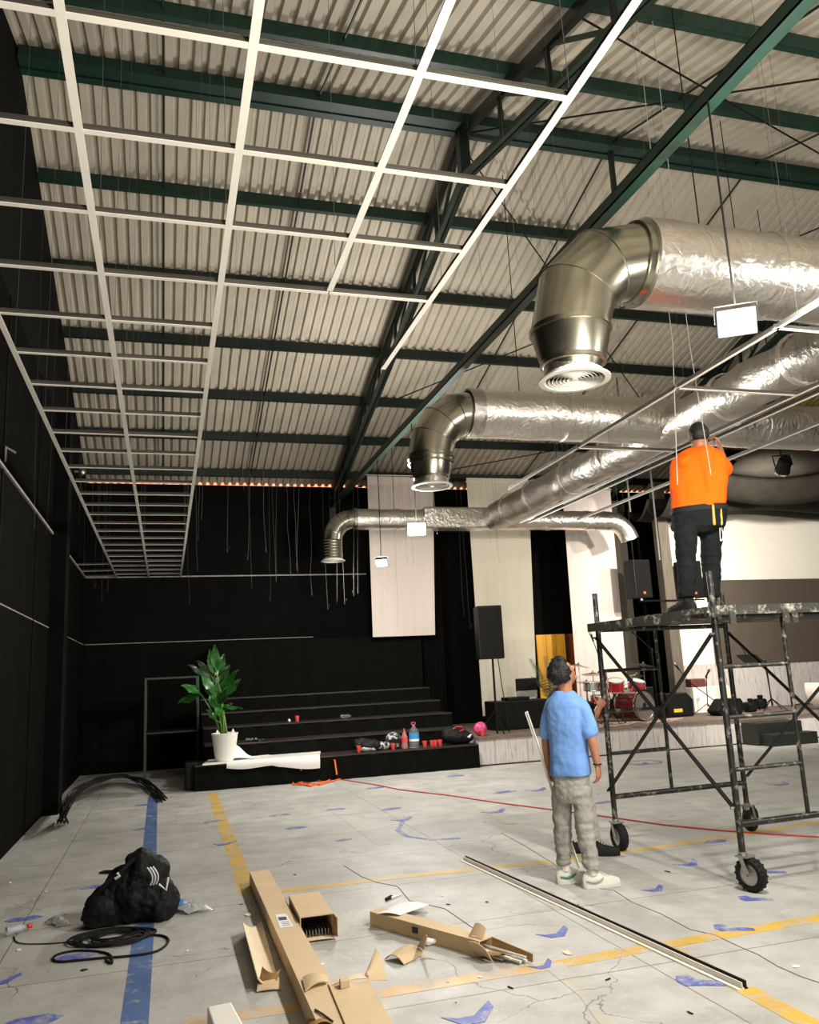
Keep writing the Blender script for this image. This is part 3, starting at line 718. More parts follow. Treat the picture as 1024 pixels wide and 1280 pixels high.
flood(3.42, 4.03, 3.68, 5.26, 'glaring white floodlight hanging on a rod below the near silver duct', .24, (-.5, -.8, -.4))
flood(3.47, 11.2, 3.66, 5.26, 'bright floodlight hanging before the far duct and first drape', .28, (-.25, -.95, -.25))
flood(3.47, 13.3, 3.46, 5.26, 'smaller floodlight hanging lowest, in front of the first white drape', .2, (-.3, -.7, -.7), LAMP_W*.6)
flood(3.47, .4, 3.66, 5.26, 'added unseen floodlight hanging on the tie beam behind the viewer', .28, (-.1, .9, -.4))  # lamp added out of frame to give light from behind the camera
flood(8.2, 2.4, 3.8, 6.55, 'added unseen floodlight hanging right of the viewer', .28, (-.3, .9, -.3))  # another out-of-frame lamp, added for more light on the near side

# unseen uplight added behind the viewer to brighten the ceiling tees and roof
def added_uplight(x, y, z, aim, power):
    t = thing('added_uplight', 'added unseen floodlight on a tripod behind the viewer aimed at the roof', 'lamp', (x, y, 0))
    c = V((x, y, z)); d = (V(aim)-c).normalized(); s = d.cross(V((0, 0, 1))).normalized(); u = s.cross(d); R = Matrix((s, -d, u)).transposed()
    bevel(MB().box(c-d*.05, (.62, .08, .42), R).build('housing', m_blackp, t), .01); MB().box(c-d*.007, (.58, .006, .38), R).build('lamp_glass', mat('added_uplight_glass', (1, 1, 1, 1), .3, emit=(1, .93, .82, 1), estr=6.0), t)
    MB().cyl((x, y, .45), c-d*.09, .018, 10).build('pole', m_steel, t)
    for k in range(3): MB().tube([(x, y, .55), (x+.35*math.cos(k*2.09+.5), y+.2*math.sin(k*2.09+.5), .012)], .012, 6).build('leg', m_steel, t)
    l = bpy.data.lights.new('added_uplight_spot', 'SPOT'); l.energy = power; l.color = (1, .91, .78); l.spot_size = math.radians(125); l.spot_blend = .8; l.shadow_soft_size = .3
    lo = bpy.data.objects.new('added_uplight_spot', l); COL.objects.link(lo); lo.parent = t; lo.location = c+d*.1-V((x, y, 0)); lo.rotation_euler = (-d).to_track_quat('Z', 'Y').to_euler()
added_uplight(1.7, -.42, 1.25, (3.0, 5.0, 7.5), UP_W)

# ================================================================== STAGE
YS, ZS = 13.72, .48
XS0, XS1 = 5.17, 18.9
t = thing('stage', 'low stage with whitewashed plank front and brown carpeted deck', 'stage', (9, YS, 0))
MB().bbox((XS0, YS+.02, ZS-.05), (XS1, YB-.02, ZS)).build('deck', m_deck, t)
MB().bbox((XS0-.01, YS-.03, ZS-.045), (XS1, YS+.02, ZS+.003)).build('nosing', m_deck, t)
MB().bbox((XS0+.02, YS+.03, 0), (XS1, YS+.06, ZS-.05)).build('framing', m_black, t)
x = XS0; i = 0; PW = [.30, .24, .36, .28, .42, .22]
while x < 16.2:
    w = PW[i % 6]; MB().bbox((x+.003, YS-.004*(i % 2), .02), (x+w-.003, YS+.024, ZS-.046)).build('plank', m_plank, t); x += w; i += 1
y = YS+.03; i = 0
while y < YB-.3:
    MB().bbox((XS0, y, .02), (XS0+.02, y+.3, ZS-.046)).build('plank', m_plank, t); y += .304
MB().bbox((XS0, YS-.015, 0), (XS1, YS+.03, .022)).build('base_strip', m_tread, t)
# backdrop at the right of the stage
YD = 16.35
bk = MB().bbox((10.95, YD, ZS), (XR-.02, YD+.12, 5.05)).build('wall_backdrop', m_backdrop); struct(bk)
x = 10.98; i = 0
while x < 17.5:
    w = .44+.05*(i % 3); MB().bbox((x+.003, YD-.03, ZS), (x+w-.003, YD, 1.50)).build('plank', m_plank, bk); x += w; i += 1
o = bevel(MB().bbox((12.02, YD-.09, 1.46), (18.5, YD-.032, 3.40)).build('backdrop_panel', m_screen), .01); tag(o, 'large grey-brown panel mounted on the white stage backdrop', 'panel')
a = at(836, 750, 'y', 15.9)
o = bevel(MB().bbox((a.x-.14, 15.78, ZS), (a.x+.12, 16.02, 5.6)).build('timber_pillar', m_pillar), .01); tag(o, 'grey timber pillar left of the white backdrop', 'pillar'); struct(o)
struct(MB().bbox((9.35, 16.9, ZS), (10.4, 17.0, 5.4)).build('wall_brown_panel', m_bpanel))
# doorway with yellow boards beyond between drapes
dp = thing('door_1', 'yellow and orange boards showing in the opening between two drapes', 'door', (8.3, 17.25, ZS)); struct(dp)
xa, xb = at(671, 810, 'y', 17.25).x, at(722, 810, 'y', 17.25).x; zt = at(690, 793, 'y', 17.25).z
for k in range(3):
    x0 = xa+(xb-xa)*.235*k; MB().bbox((x0+.004, 17.24, ZS), (x0+(xb-xa)*.235-.004, 17.29, zt)).build('board', m_wood_y, dp)
MB().bbox((xa+(xb-xa)*.72, 17.2, ZS), (xa+(xb-xa)*.76, 17.3, zt)).build('post', m_tread, dp)
MB().bbox((xa+(xb-xa)*.77, 17.26, ZS), (xb+.2, 17.30, zt)).build('board', m_wood_o, dp)
MB().bbox((xa+(xb-xa)*.76, 17.22, zt-.75), (xb+.2, 17.26, zt-.70)).build('rail', m_tread, dp)
l = bpy.data.lights.new('boards_fill', 'POINT'); l.energy = 5; l.color = (1, .75, .4); l.shadow_soft_size = .05  # bare point light added in front of the boards to brighten them
lo = bpy.data.objects.new('boards_fill', l); COL.objects.link(lo); lo.parent = dp; lo.location = (-.1, -.5, 2.2)

# white drapes
def drape(pl, pr, ptop, pbot, Y, m, label, folds, seed):
    """hanging cloth between image-measured edges on the plane y = Y"""
    r = random.Random(seed); n, mrows = 48, 20; g = []
    tl, tr, bl, br = at(pl[0], ptop, 'y', Y), at(pr[0], ptop, 'y', Y), at(pl[1], pbot, 'y', Y), at(pr[1], pbot, 'y', Y)
    zt, zb = (tl.z+tr.z)/2, (bl.z+br.z)/2; ph = [r.uniform(0, 6.28) for _ in range(4)]
    for j in range(mrows+1):
        v = j/mrows; row = []
        for i in range(n+1):
            u = i/n; x = (tl.x+(tr.x-tl.x)*u)*(1-v)+(bl.x+(br.x-bl.x)*u)*v; z = zt+(zb-zt)*v
            d = .008*math.sin(u*folds*6.28+ph[0]+.6*math.sin(v*2))+.004*math.sin(u*folds*2.3*6.28+ph[1]+v)+.02*math.sin(u*5+ph[2])
            row.append(V((x, Y+d*(.35+.65*v), z)))
        g.append(row)
    return tag(MB().sheet(g, .006).build('wall_drape', m), label, 'drape', 'white drapes on the back wall')
YDR = 16.55
drape((459, 466), (541, 544), 596, 795, YDR, m_drape, 'short white drape hanging high above the bleachers', 7, 1)
drape((583, 604), (660, 672), 598, 893, YDR, m_drape2, 'long cream drape behind the tall loudspeaker', 7, 2)
drape((703, 723), (763, 787), 612, 875, YDR, m_drape, 'white drape behind the drum kit', 6, 3)
for i, (p0, p1) in enumerate(((459, 541), (583, 660), (703, 763))):
    a, b = at(p0, 596+8*i, 'y', YDR), at(p1, 596+8*i, 'y', YDR); zz = max(a.z, b.z)+.01
    tag(MB().cyl((a.x-.02, YDR, zz), (b.x+.02, YDR, zz), .012, 8).build('drape_rail', m_white), 'thin rail carrying the %s white drape' % ('first', 'second', 'third')[i], 'rail')
# black blackout cloth between bleachers and stage
g = []
for j in range(9):
    row = []
    for i in range(31):
        u = i/30; row.append(V((5.25+.45*u, 16.9+.03*math.sin(u*30), .5+3.9*j/8)))
    g.append(row)
tag(MB().sheet(g, .006).build('black_curtain', m_black), 'narrow black curtain between the first two white drapes', 'curtain')

# black swagged cloth under the roof of the stage
def swag(y0, y1, z0, z1, sag, x0, x1, label, seed):
    r = random.Random(seed); g = []; ph = r.uniform(0, 6)
    for j in range(15):
        v = j/14; row = []
        for i in range(41):
            u = i/40; x = x0+(x1-x0)*u
            z = z0+(z1-z0)*v-sag*4*v*(1-v)*(.8+.25*math.sin(u*7+ph))+.05*math.sin(u*13+ph+v*3)*math.sin(v*3.14)
            row.append(V((x, y0+(y1-y0)*v+.08*math.sin(u*9+ph), z)))
        g.append(row)
    return tag(MB().sheet(g, .008).build('ceiling_swag', m_swag), label, 'cloth', 'black ceiling swags over the stage')
swag(11.8, 13.4, 5.75, 5.5, .55, 10.15, 18, 'black cloth swag over the stage, nearest of four', 1)
swag(13.3, 14.7, 5.4, 5.15, .45, 10.2, 18, 'black cloth swag over the stage, second from the front', 2)
swag(14.6, 15.6, 5.2, 4.95, .35, 10.25, 18, 'black cloth swag over the stage, third from the front', 3)
swag(15.5, 16.33, 5.15, 5.0, .30, 10.2, 18, 'brownish black cloth swag just above the white backdrop', 4)

# stage flood fixtures lighting the backdrop
def stage_lamp(px, py_, Y, label, aim, power):
    p = at(px, py_, 'y', Y); t = thing('stage_light', label, 'lamp', p, 'stage lights')
    d = (V(aim)-p).normalized(); s = d.cross(V((0, 0, 1))).normalized(); u = s.cross(d); R = Matrix((s, d, u)).transposed()
    MB().lathe(p-d*.18, [(.09, 0), (.11, .06), (.12, .30)], d, 20).build('housing', m_blackp, t)
    MB().lathe(p+d*.12, [(.12, 0), (.13, .01), (.13, .03), (.115, .03)], d, 20, cap=False).build('rim', m_chrome, t)
    MB().tube([p+s*.14, p+s*.14+u*.22, p-s*.14+u*.22, p-s*.14], .012, 6).build('yoke', m_blackp, t)
    MB().tube([p+u*.22, V((p.x, p.y, roofz(p.y)-.2))], .012, 6).build('drop_rod', m_dwire, t)
    l = bpy.data.lights.new('stage_spot', 'SPOT'); l.energy = power; l.color = (1, .93, .82); l.spot_size = math.radians(112); l.spot_blend = .7; l.shadow_soft_size = .1
    lo = bpy.data.objects.new('stage_spot', l); COL.objects.link(lo); lo.parent = t; lo.location = d*.16
    lo.rotation_euler = (-d).to_track_quat('Z', 'Y').to_euler()
stage_lamp(980, 582, 11.2, 'black stage light with a chrome rim below the middle duct', (12.6, YD, 2.2), STAGE_W)
stage_lamp(1110, 600, 11.0, 'black stage light added out of view over the right of the stage', (8.6, 16, 1.9), STAGE_W*.5)  # added outside the view to brighten the drums and drapes

# ------------------------------------------------------------------ bleachers
BX0, BX1 = .62, 5.1
t = thing('bleachers', 'black cloth-covered stepped bleachers against the back wall', 'bleachers', (2.9, 13.55, 0))
fy = [13.55, 14.2, 14.85, 15.5, 16.15]; fz = [.385, .63, .87, 1.09, 1.33]
def step(px, z, dy=.12):
    y = {.33: 13.55, .62: 14.2, .9: 14.85, ZS: 13.72}[z]+dy; p = at(px, 930, 'y', y); p.z = {.33: .387, .62: .632, .9: .872, ZS: ZS+.002}[z]; return p
def B1(px, dy=.16): return step(px, .33, dy)
for k in range(5):
    x0 = BX0-(.18 if k == 0 else 0); z0 = fz[k-1] if k else 0
    y1 = fy[k+1] if k < 4 else 16.8
    MB().bbox((x0, fy[k]-.02, fz[k]-.022), (BX1, y1+.02, fz[k])).build('tread', m_tread, t)
    g = []
    for j in range(4):
        row = []
        for i in range(70):
            u = i/69; x = x0+(BX1-x0)*u
            row.append(V((x, fy[k]+.012*math.sin(u*60+k)+.010*math.sin(u*143+2*k)*(j/3)-.004, fz[k]-.022+(z0+.004-fz[k]+.022)*j/3)))
        g.append(row)
    MB().sheet(g, .006).build('riser_cloth', m_black, t)
    MB().bbox((BX1-.02, fy[k]+.03, 0), (BX1, y1, fz[k]-.022)).build('side_cloth', m_black, t); MB().bbox((x0, fy[k]+.03, 0), (x0+.02, y1, fz[k]-.022)).build('side_cloth', m_black, t)
g = [[V((1.0+4.2*i/40, 16.85+.02*math.sin(i*1.3), 1.1+1.3*j/6)) for i in range(41)] for j in range(7)]
tag(MB().sheet(g, .006).build('black_cloth_hanging', m_black), 'plain black cloth hanging behind the top bleacher step', 'curtain')

# green frame rack by the left corner
t = thing('shelf_frame', 'green metal shelf frame in the dark left corner', 'rack', (.1, 16, 0))
m_gr = mat('dull_green_frame', rgb(34, 66, 38), .5)
for y in (15.7, 16.3):
    for x in (-.36, .55): MB().bbox((x, y, 0), (x+.035, y+.035, 1.76)).build('post', m_gr, t)
    for z in (.78, 1.73): MB().bbox((-.325, y+.003, z), (.55, y+.032, z+.03)).build('rail', m_gr if z > 1 else m_tread, t)
for z in (.81, 1.76): MB().bbox((-.35, 15.71, z), (.57, 16.33, z+.015)).build('shelf', m_black, t)
o = bevel(MB().bbox((.30, 13.75, 0), (.50, 14.1, .42)).build('equipment_case', m_blackp), .02); tag(o, 'small black case on the floor at the left end of the bleachers', 'case')

# ------------------------------------------------------------------ plant in a white pot
def leaf(mb, base, d, up, L, Wd, split=0, droop=.3):
    d = V(d).normalized(); s = d.cross(V(up)).normalized(); n = s.cross(d); g = []
    rows = 11; 
    for i in range(rows+1):
        v = i/rows; w = Wd*(math.sin(math.pi*min(v*1.02, 1)**.72))**.8 if 0 < v < 1 else .004
        if split and i % 2 == 1 and .2 < v < .9: w *= .78
        c = V(base)+d*L*v-V((0, 0, 1))*L*droop*v*v
        g.append([c+s*w*k+n*(abs(k)*.18*w+.02*math.sin(v*9)*abs(k)) for k in (-1, -.66, -.33, 0, .33, .66, 1)])
    return mb.sheet(g, .003)
pb = B1(281, .20); pb.z = .41
t = thing('potted_plant', 'tall leafy green plant in a white tapered pot at the left of the bleachers', 'plant', pb)
MB().lathe(pb, [(.135, 0), (.155, .06), (.205, .40), (.215, .42), (.205, .425), (.19, .40), (.17, .33)], (0, 0, 1), 32).build('pot', m_white, t)
MB().lathe(pb+V((0, 0, .34)), [(.175, 0), (.17, .03), (.05, .05)], (0, 0, 1), 20).build('soil', m_soil, t)
for sx in (-1, 1):
    g = [[pb+V((sx*.12+.06*(i/5-.5), -.14, .40+.10*j/3*(1-abs(i/5-.5)*1.4))) for i in range(6)] for j in range(4)]
    MB().sheet(g, .004).build('paper_wrap', m_paper, t)
# leaves: photo tip positions and sizes, all in the depth around the pot
LV = [(228, 858, 250, 866, .16), (227, 878, 252, 868, .17), (262, 812, 268, 842, .15), (280, 818, 272, 846, .14), (298, 838, 276, 862, .13), (300, 850, 278, 872, .15), (250, 842, 268, 868, .14), (256, 838, 266, 860, .13),
      (290, 880, 276, 888, .11), (262, 868, 272, 888, .13), (285, 862, 274, 880, .15), (252, 850, 270, 876, .10), (268, 806, 270, 836, .12), (287, 832, 272, 856, .13), (236, 832, 262, 848, .10), (246, 826, 266, 846, .10), (275, 896, 272, 882, .10), (300, 886, 278, 884, .07), (258, 888, 270, 900, .09), (281, 842, 272, 868, .16)]
for i, (tx, ty, bx, by, w) in enumerate(LV):
    dy = (-.18, .12, -.05, .2, -.25, -.12)[i % 6]
    b = at(bx, by, 'y', pb.y+dy*.3); tip = at(tx, ty, 'y', pb.y+dy); d = tip-b
    lf = leaf(MB(), b, d+V((0, 0, .12*d.length)), (0, -.7, .7), d.length*1.15, w*.62, 1 if i < 9 else 0, .12).build('leaf', m_leaf if i not in (13, 14, 15) else m_leafdk, t)
    st = pb+V((rnd.uniform(-.05, .05), rnd.uniform(-.05, .05), .36))
    MB().limb([st, (st+b)/2+V((0, 0, .06)), b], [.011, .009, .006], 6, 3).build('stem', m_stem, lf)
# small palm on the stage
pp = at(690, 893, 'y', 15.6); pp.z = ZS
t = thing('potted_palm', 'dark feathery palm on the stage behind the man in blue', 'plant', pp)
MB().lathe(pp, [(.12, 0), (.16, .28), (.17, .30), (.15, .30)], (0, 0, 1), 20).build('pot', m_blackp, t)
for i, (tx, ty) in enumerate(((664, 825), (672, 832), (682, 822), (694, 826), (702, 840), (668, 848), (705, 855), (688, 838))):
    tip = at(tx, ty, 'y', 15.6+.12*((i % 3)-1)); b = pp+V((0, 0, .3)); mid = (b+tip)/2+V((0, 0, .12)); fr = MB().limb([b, mid, tip], [.008, .006, .003], 5, 4).build('frond', m_stem, t)
    mb = MB()
    for k in range(16):
        v = .3+.7*k/15; p = b.lerp(mid, v*2) if v < .5 else mid.lerp(tip, v*2-1)
        for s in (-1, 1):
            q = p+V((s*.16*(1.1-v*.7), .03, .05)); mb.poly([p+V((0, 0, .008)), p-V((0, 0, .008)), q], .003, (0, 1, 0))
    mb.build('leaflets', m_leafdk, fr)

# white board, sheet and clutter on the first step
zs = .389
o = MB().poly([F(253, 957, zs), F(300, 953, zs), F(400, 944, zs), F(402, 936, zs), F(300, 945, zs), F(262, 950, zs)], .018).build('white_board', m_white); tag(o, 'thin white board lying across the edge of the first step', 'board')
g = []
for j in range(9):
    v = j/8; row = []
    for i in range(17):
        u = i/16; a = F(287+116*u, 957-12*u, zs+.024); drop = (.10+.10*u*(1 if u > .5 else .6))*v
        row.append(V((a.x, 13.49-.02*math.sin(v*3), zs+.028-drop-.02*math.sin(u*9)*v)))
    g.append(row)
tag(MB().sheet(g, .004).build('plastic_sheet', m_paper), 'white sheet hanging over the front of the first step', 'sheet')
g = []
for j in range(8):
    v = j/7; row = []
    for i in range(15):
        u = i/14; a = F(286+54*u, 952-6*u, zs+.02); row.append(V((a.x, a.y+.10+.3*v, zs+.024+.22*math.exp(-((u-.18)/.24)**2)*math.sin(math.pi*min(v*.9+.05, 1)))))
    g.append(row)
tag(MB().sheet(g, .004).build('curled_sheet', m_paper), 'curled white sheet beside the plant pot', 'sheet')
p = F(349, 941, zs+.02)
o = MB()
for k in range(5): o.tube([p+V((.16*math.cos(a*.35+k)*(.5+.1*k), .08*math.sin(a*.35+k), .02+.03*k+.03*math.sin(a*.7))) for a in range(19)], .012, 6)
tag(o.build('cable_bundle', mat('beige_cable', rgb(206, 184, 160), .6)), 'beige bundle of cable lying on the white board', 'cable')
o = MB()
for k in range(7):
    a = F(366+5*k, 939-k*.4, zs+.02); o.tube([a, a+V((.22, .05*math.sin(k), .03)), a+V((.32, .1, .01))], .010, 6)
tag(o.build('black_cable_pile', m_rubber), 'black cables piled at the right end of the white board', 'cable')
o = bevel(MB().poly([F(388, 938, zs+.02), F(402, 937, zs+.02), F(403, 933, zs+.02), F(390, 934, zs+.02)], .05).build('white_box', m_white), .006); tag(o, 'small white box at the right end of the white board', 'box')

# ------------------------------------------------------------------ things left on the bleachers
def cup(px, py_, z, label, h=.105, flat=False):
    p = step(px, z); t = MB().lathe(p, [(.028, 0), (.030, .003), (.040, h), (.042, h), (.042, h-.006), (.038, h-.004), (.028, .008)], (0, 0, 1), 18).build('plastic_cup', m_cup); return tag(t, label, 'cup', 'red plastic cups')
for px, py_, z, lab in ((448, 941, .33, 'red plastic cup left of the clothes pile'), (491, 938, .33, 'red plastic cup in front of the mottled helmet'), (531, 935.5, .33, 'single red plastic cup right of the big water bottle'), (540, 934.5, .33, 'red plastic cup, left one in the row of three'), (544, 934, .33, 'red plastic cup, middle one in the row of three'), (550, 933, .33, 'red plastic cup, right one in the row of three'), (372, 904, .90, 'red plastic cup alone on an upper bleacher step')):
    cup(px, py_, z, lab)
cup(604, 917, ZS, 'red plastic cup at the left corner of the stage')
p = B1(518)
t = thing('water_bottle', 'large clear water bottle with blue label and pink handle cap', 'bottle', p)
MB().lathe(p, [(.05, 0), (.085, .01), (.085, .10), (.08, .11), (.085, .12), (.085, .25), (.075, .29), (.03, .34), (.022, .36)], (0, 0, 1), 24).build('body', m_pet, t)
MB().lathe(p, [(.0865, .15), (.0868, .24)], (0, 0, 1), 24, cap=False).build('label_band', m_lblue, t); MB().lathe(p, [(.0866, .115), (.0868, .15)], (0, 0, 1), 24, cap=False).build('label_band', m_white, t)
c = MB().lathe(p, [(.026, .355), (.026, .385)], (0, 0, 1), 16).build('cap', m_pink, t)
MB().tube([p+V((.035*math.cos(a), 0, .40+.02*math.sin(a))) for a in [k*.52 for k in range(13)]], .006, 6).build('handle', m_pink, c)
p = B1(506)
t = thing('soda_bottle', 'clear soda bottle with a red label and narrow neck', 'bottle', p)
MB().lathe(p, [(.04, 0), (.055, .01), (.055, .08), (.050, .10), (.055, .13), (.055, .18), (.03, .25), (.014, .29), (.014, .31)], (0, 0, 1), 20).build('body', mat('pinkish_pet', rgb(240, 170, 170), .1, trans=.6), t)
MB().lathe(p, [(.056, .12), (.056, .19)], (0, 0, 1), 20, cap=False).build('label_band', m_lred, t); MB().lathe(p, [(.016, .305), (.016, .325)], (0, 0, 1), 12).build('cap', m_lred, t)
def blob(name, c, parts, m, vox=.012, lump=.02, lsize=.08, parent=None, sm=3):
    mb = MB(); c = V(c)
    for off, r in parts: mb.ell(c+V(off), r)
    o = mb.build(name, m, parent, origin=None if parent else c); remesh(o, vox, sm)
    if lump: crumple(o, lump, lsize)
    return o
p = B1(580)
t = thing('backpack', 'black backpack with red trim slumped at the right end of the bleachers', 'bag', p)
blob('body', p+V((-.08, .14, 0)), [((0, 0, .13), (.26, .15, .13)), ((-.08, .05, .20), (.17, .12, .10)), ((.12, 0, .10), (.2, .14, .10))], m_bag, .014, .03, .1, t)
MB().tube([p+V((-.16, .06, .26)), p+V((-.1, .03, .30)), p+V((0, .03, .29)), p+V((.02, .03, .24)), p+V((-.06, .02, .22))], .008, 6).build('trim_cord', m_lred, t)
MB().poly([p+V((.06, -.02, .12)), p+V((.10, -.025, .10)), p+V((.15, -.02, .16)), p+V((.12, -.02, .16))], .004, (0, -1, 0)).build('white_mark', m_bagw, t)
p = B1(466)
tag(blob('clothes_pile', p+V((0, .12, 0)), [((-.05, 0, .08), (.24, .15, .10)), ((-.16, .05, .13), (.14, .1, .08)), ((.12, .05, .07), (.14, .1, .07))], m_bag, .012, .05, .07), 'crumpled dark grey jacket piled on the first step', 'clothes')
tag(blob('plastic_bag', B1(459)+V((0, .02, 0)), [((0, 0, .045), (.12, .06, .05)), ((.08, .01, .03), (.07, .05, .035))], m_petw, .01, .03, .05), 'white plastic bag in front of the dark jacket', 'bag')
tag(blob('printed_bag', B1(480)+V((0, .12, 0)), [((0, 0, .06), (.13, .09, .07)), ((-.08, 0, .04), (.1, .08, .05))], m_mottled, .01, .02, .05), 'black and white printed bag beside the jacket', 'bag')
o = blob('helmet', B1(496)+V((0, .2, 0)), [((0, 0, .13), (.15, .16, .14)), ((0, -.03, .08), (.15, .14, .08))], m_mottled, .012, 0, .1); tag(o, 'black and white patterned helmet behind the soda bottle', 'helmet')
MB().box(B1(496)+V((0, .035, .13)), (.2, .02, .07)).build('visor', m_blackp, o)
p = step(362, .9); tag(MB().lathe(p+V((0, 0, .03)), [(.005, -.03), (.03, -.012), (.03, .012), (.005, .03)], (1, 0, 0), 14).build('tape_roll', m_white), 'small white roll beside the cup on the upper step', 'roll')
p = step(433, .9); tag(MB().lathe(p+V((0, 0, .04)), [(.02, -.1), (.035, -.08), (.035, .06), (.012, .11)], (1, .2, 0), 14).build('small_bottle', m_pet), 'small clear bottle lying on an upper bleacher step', 'bottle')
p = step(306, .62); mb = MB()
for k in range(4): leaf(mb, p+V((.05*k, .02, .015)), (1, .3*math.sin(k), .15), (0, -.5, .8), .2, .04, 0, .2)
tag(mb.build('fallen_leaves', m_leafdk), 'dark fallen leaf sprig on the second step', 'leaf')
p = step(603, ZS)+V((.04, .16, 0))
t = blob('foil_ball', p, [((0, 0, .12), (.12, .10, .12))], m_pink, .01, .02, .05); tag(t, 'shiny pink and violet ball at the left corner of the stage', 'ball')

# ------------------------------------------------------------------ loudspeakers and stage gear
def speaker(name, c, size, m, label, rotz=0.0, badge=True):
    t = thing(name, label, 'loudspeaker', c); R = Matrix.Rotation(rotz, 3, 'Z'); c = V(c); w, d, h = size
    bevel(MB().box(c+V((0, 0, h/2)), size, R).build('cabinet', m_blackp, t), .02, 3)
    g = MB().box(c+R @ V((0, -d/2-.003, h/2)), (w*.88, .012, h*.92), R).build('grille', m_grille, t)
    if badge: MB().box(c+R @ V((0, -d/2-.012, h*.13)), (.06, .004, .05), R).build('badge', m_jbl, g)['label'] = 'small orange badge'
    return t
p = F(622, 917, ZS); zt = at(611, 824, 'y', p.y).z
t = thing('speaker_stand', 'black tripod pole under the tall black loudspeaker', 'stand', p)
MB().cyl(p, V((p.x, p.y, zt+.02)), .02, 10).build('pole', m_blackp, t)
for k in range(3):
    a = k*2.09+.5; MB().tube([V((p.x, p.y, zt-1.0 if False else ZS+.42)), p+V((.34*math.cos(a), .34*math.sin(a), .012))], .012, 6).build('leg', m_blackp, t)
MB().cyl(p+V((0, 0, .40)), p+V((0, 0, .46)), .035, 10).build('collar', m_blackp, t)
q = V((p.x, p.y, zt)); ztop = at(609, 758, 'y', p.y).z
speaker('loudspeaker', q-V((.04, 0, 0)), (.46, .40, ztop-zt), m_blackp, 'tall black loudspeaker on a pole stand before the cream drape', -.2, False)
rod('power_cable', [V((p.x+.1, p.y, zt+.1)), V((p.x+.16, p.y+.05, zt-.4)), V((p.x+.26, p.y+.05, ZS+.02))], .008, m_rubber, 'black cable dropping from the pole loudspeaker', 'cable')
a, b = F(622, 914, ZS), F(692, 909, ZS)
h = at(640, 876, 'y', a.y+.05).z-ZS
t = thing('bass_cabinet', 'wide black bass speaker cabinet on the stage behind the man in blue', 'loudspeaker', (a+b)/2)
bevel(MB().bbox((a.x, a.y+.02, ZS), (b.x, a.y+.6, ZS+h)).build('cabinet', m_blackp, t), .02)
MB().bbox((a.x+.03, a.y+.008, ZS+.03), ((a.x+b.x)/2-.02, a.y+.02, ZS+h-.03)).build('grille', m_grille, t); MB().bbox(((a.x+b.x)/2+.02, a.y+.008, ZS+.03), (b.x-.03, a.y+.02, ZS+h-.03)).build('grille', m_grille, t)
o = bevel(MB().bbox((a.x+.3, a.y+.1, ZS+h+.001), (a.x+.75, a.y+.45, ZS+h+.06)).build('mixer_box', m_blackp), .01); tag(o, 'flat black box on top of the wide bass cabinet', 'box')
# chair behind
p = V((a.x+1.0, 15.7, ZS))
t = thing('stage_chair', 'black chair with a grey lower back on the stage behind the cabinet', 'chair', p)
bevel(MB().box(p+V((0, .05, .45)), (.44, .42, .05)).build('seat', m_blackp, t), .015); 
bevel(MB().box(p+V((0, -.15, .80)), (.46, .04, .26)).build('backrest', m_blackp, t), .018, 3); bevel(MB().box(p+V((0, -.155, .62)), (.44, .035, .14)).build('back_pad', m_sneakg, t), .01)
for sx in (-1, 1):
    for sy, z in ((-.15, .85), (.24, .44)): MB().tube([p+V((sx*.2, sy, 0)), p+V((sx*.2, sy, z))], .012, 6).build('leg', m_steel, t)
# wall-hung speakers with their arm
p = at(806, 745, 'y', 15.7); z0, z1 = at(806, 747, 'y', 15.7).z, at(806, 699, 'y', 15.7).z
speaker('hung_loudspeaker', V((p.x, 15.9, z0)), (.45, .36, z1-z0), m_blackp, 'black loudspeaker with orange badge left of the timber pillar', .1)
p2 = at(872, 745, 'y', 15.7)
speaker('hung_loudspeaker', V((p2.x, 15.95, at(872, 747, 'y', 15.7).z)), (.48, .36, z1-z0), m_blackp, 'black loudspeaker with orange badge behind the legs of the man in orange', .1)
rod('speaker_bar', [V((p.x-.1, 15.75, z0-.07)), V((p2.x+.2, 15.75, z0-.07))], .018, m_dwire, 'dark horizontal pipe below the two hung loudspeakers', 'pipe')
for q in (p, p2):
    tag(MB().cyl((q.x-.02, 15.8, z0-.06), (q.x-.02, 15.8, z0-.002), .03, 10).build('speaker_clamp', m_steel), 'clamp under the %s hung loudspeaker' % ('left' if q is p else 'right'), 'clamp')
    tag(MB().cyl((q.x, 16.0, z1), (q.x, 16.0, 5.0), .012, 6).build('speaker_chain', m_dwire), 'rod above the %s hung loudspeaker' % ('left' if q is p else 'right'), 'rod')

# ------------------------------------------------------------------ drum kit
D0 = F(790, 901, ZS); D0.y = 14.75; D0.x = at(795, 885, 'y', 14.75).x-.02
dk = 'drum kit on the stage'
ax = V((.28, -.96, 0)).normalized(); R_ = .285
c = D0+V((0, 0, R_+.03))
t = thing('bass_drum', 'maroon bass drum with clear front head and two red mounted toms', 'drum', D0)
MB().lathe(c, [(R_, -.26), (R_, .26)], ax, 36, cap=False).build('shell', m_dred, t)
MB().lathe(c, [(R_-.01, .245), (R_-.01, .25)], ax, 36).build('front_head', m_skinhd, t); MB().lathe(c, [(R_-.01, -.25), (R_-.01, -.245)], ax, 36).build('rear_head', m_white, t)
for s in (-1, 1): MB().lathe(c, [(R_+.012, s*.25-.02), (R_+.015, s*.25), (R_+.012, s*.25+.02), (R_-.012, s*.25+.02), (R_-.012, s*.25-.02), (R_+.012, s*.25-.02)], ax, 36, cap=False).build('hoop', m_chrome, t)
MB().lathe(c+ax*.258, [(.05, 0), (.05, .004)], ax, 18).build('front_port', m_rubber, t)
u, w = frame(ax)
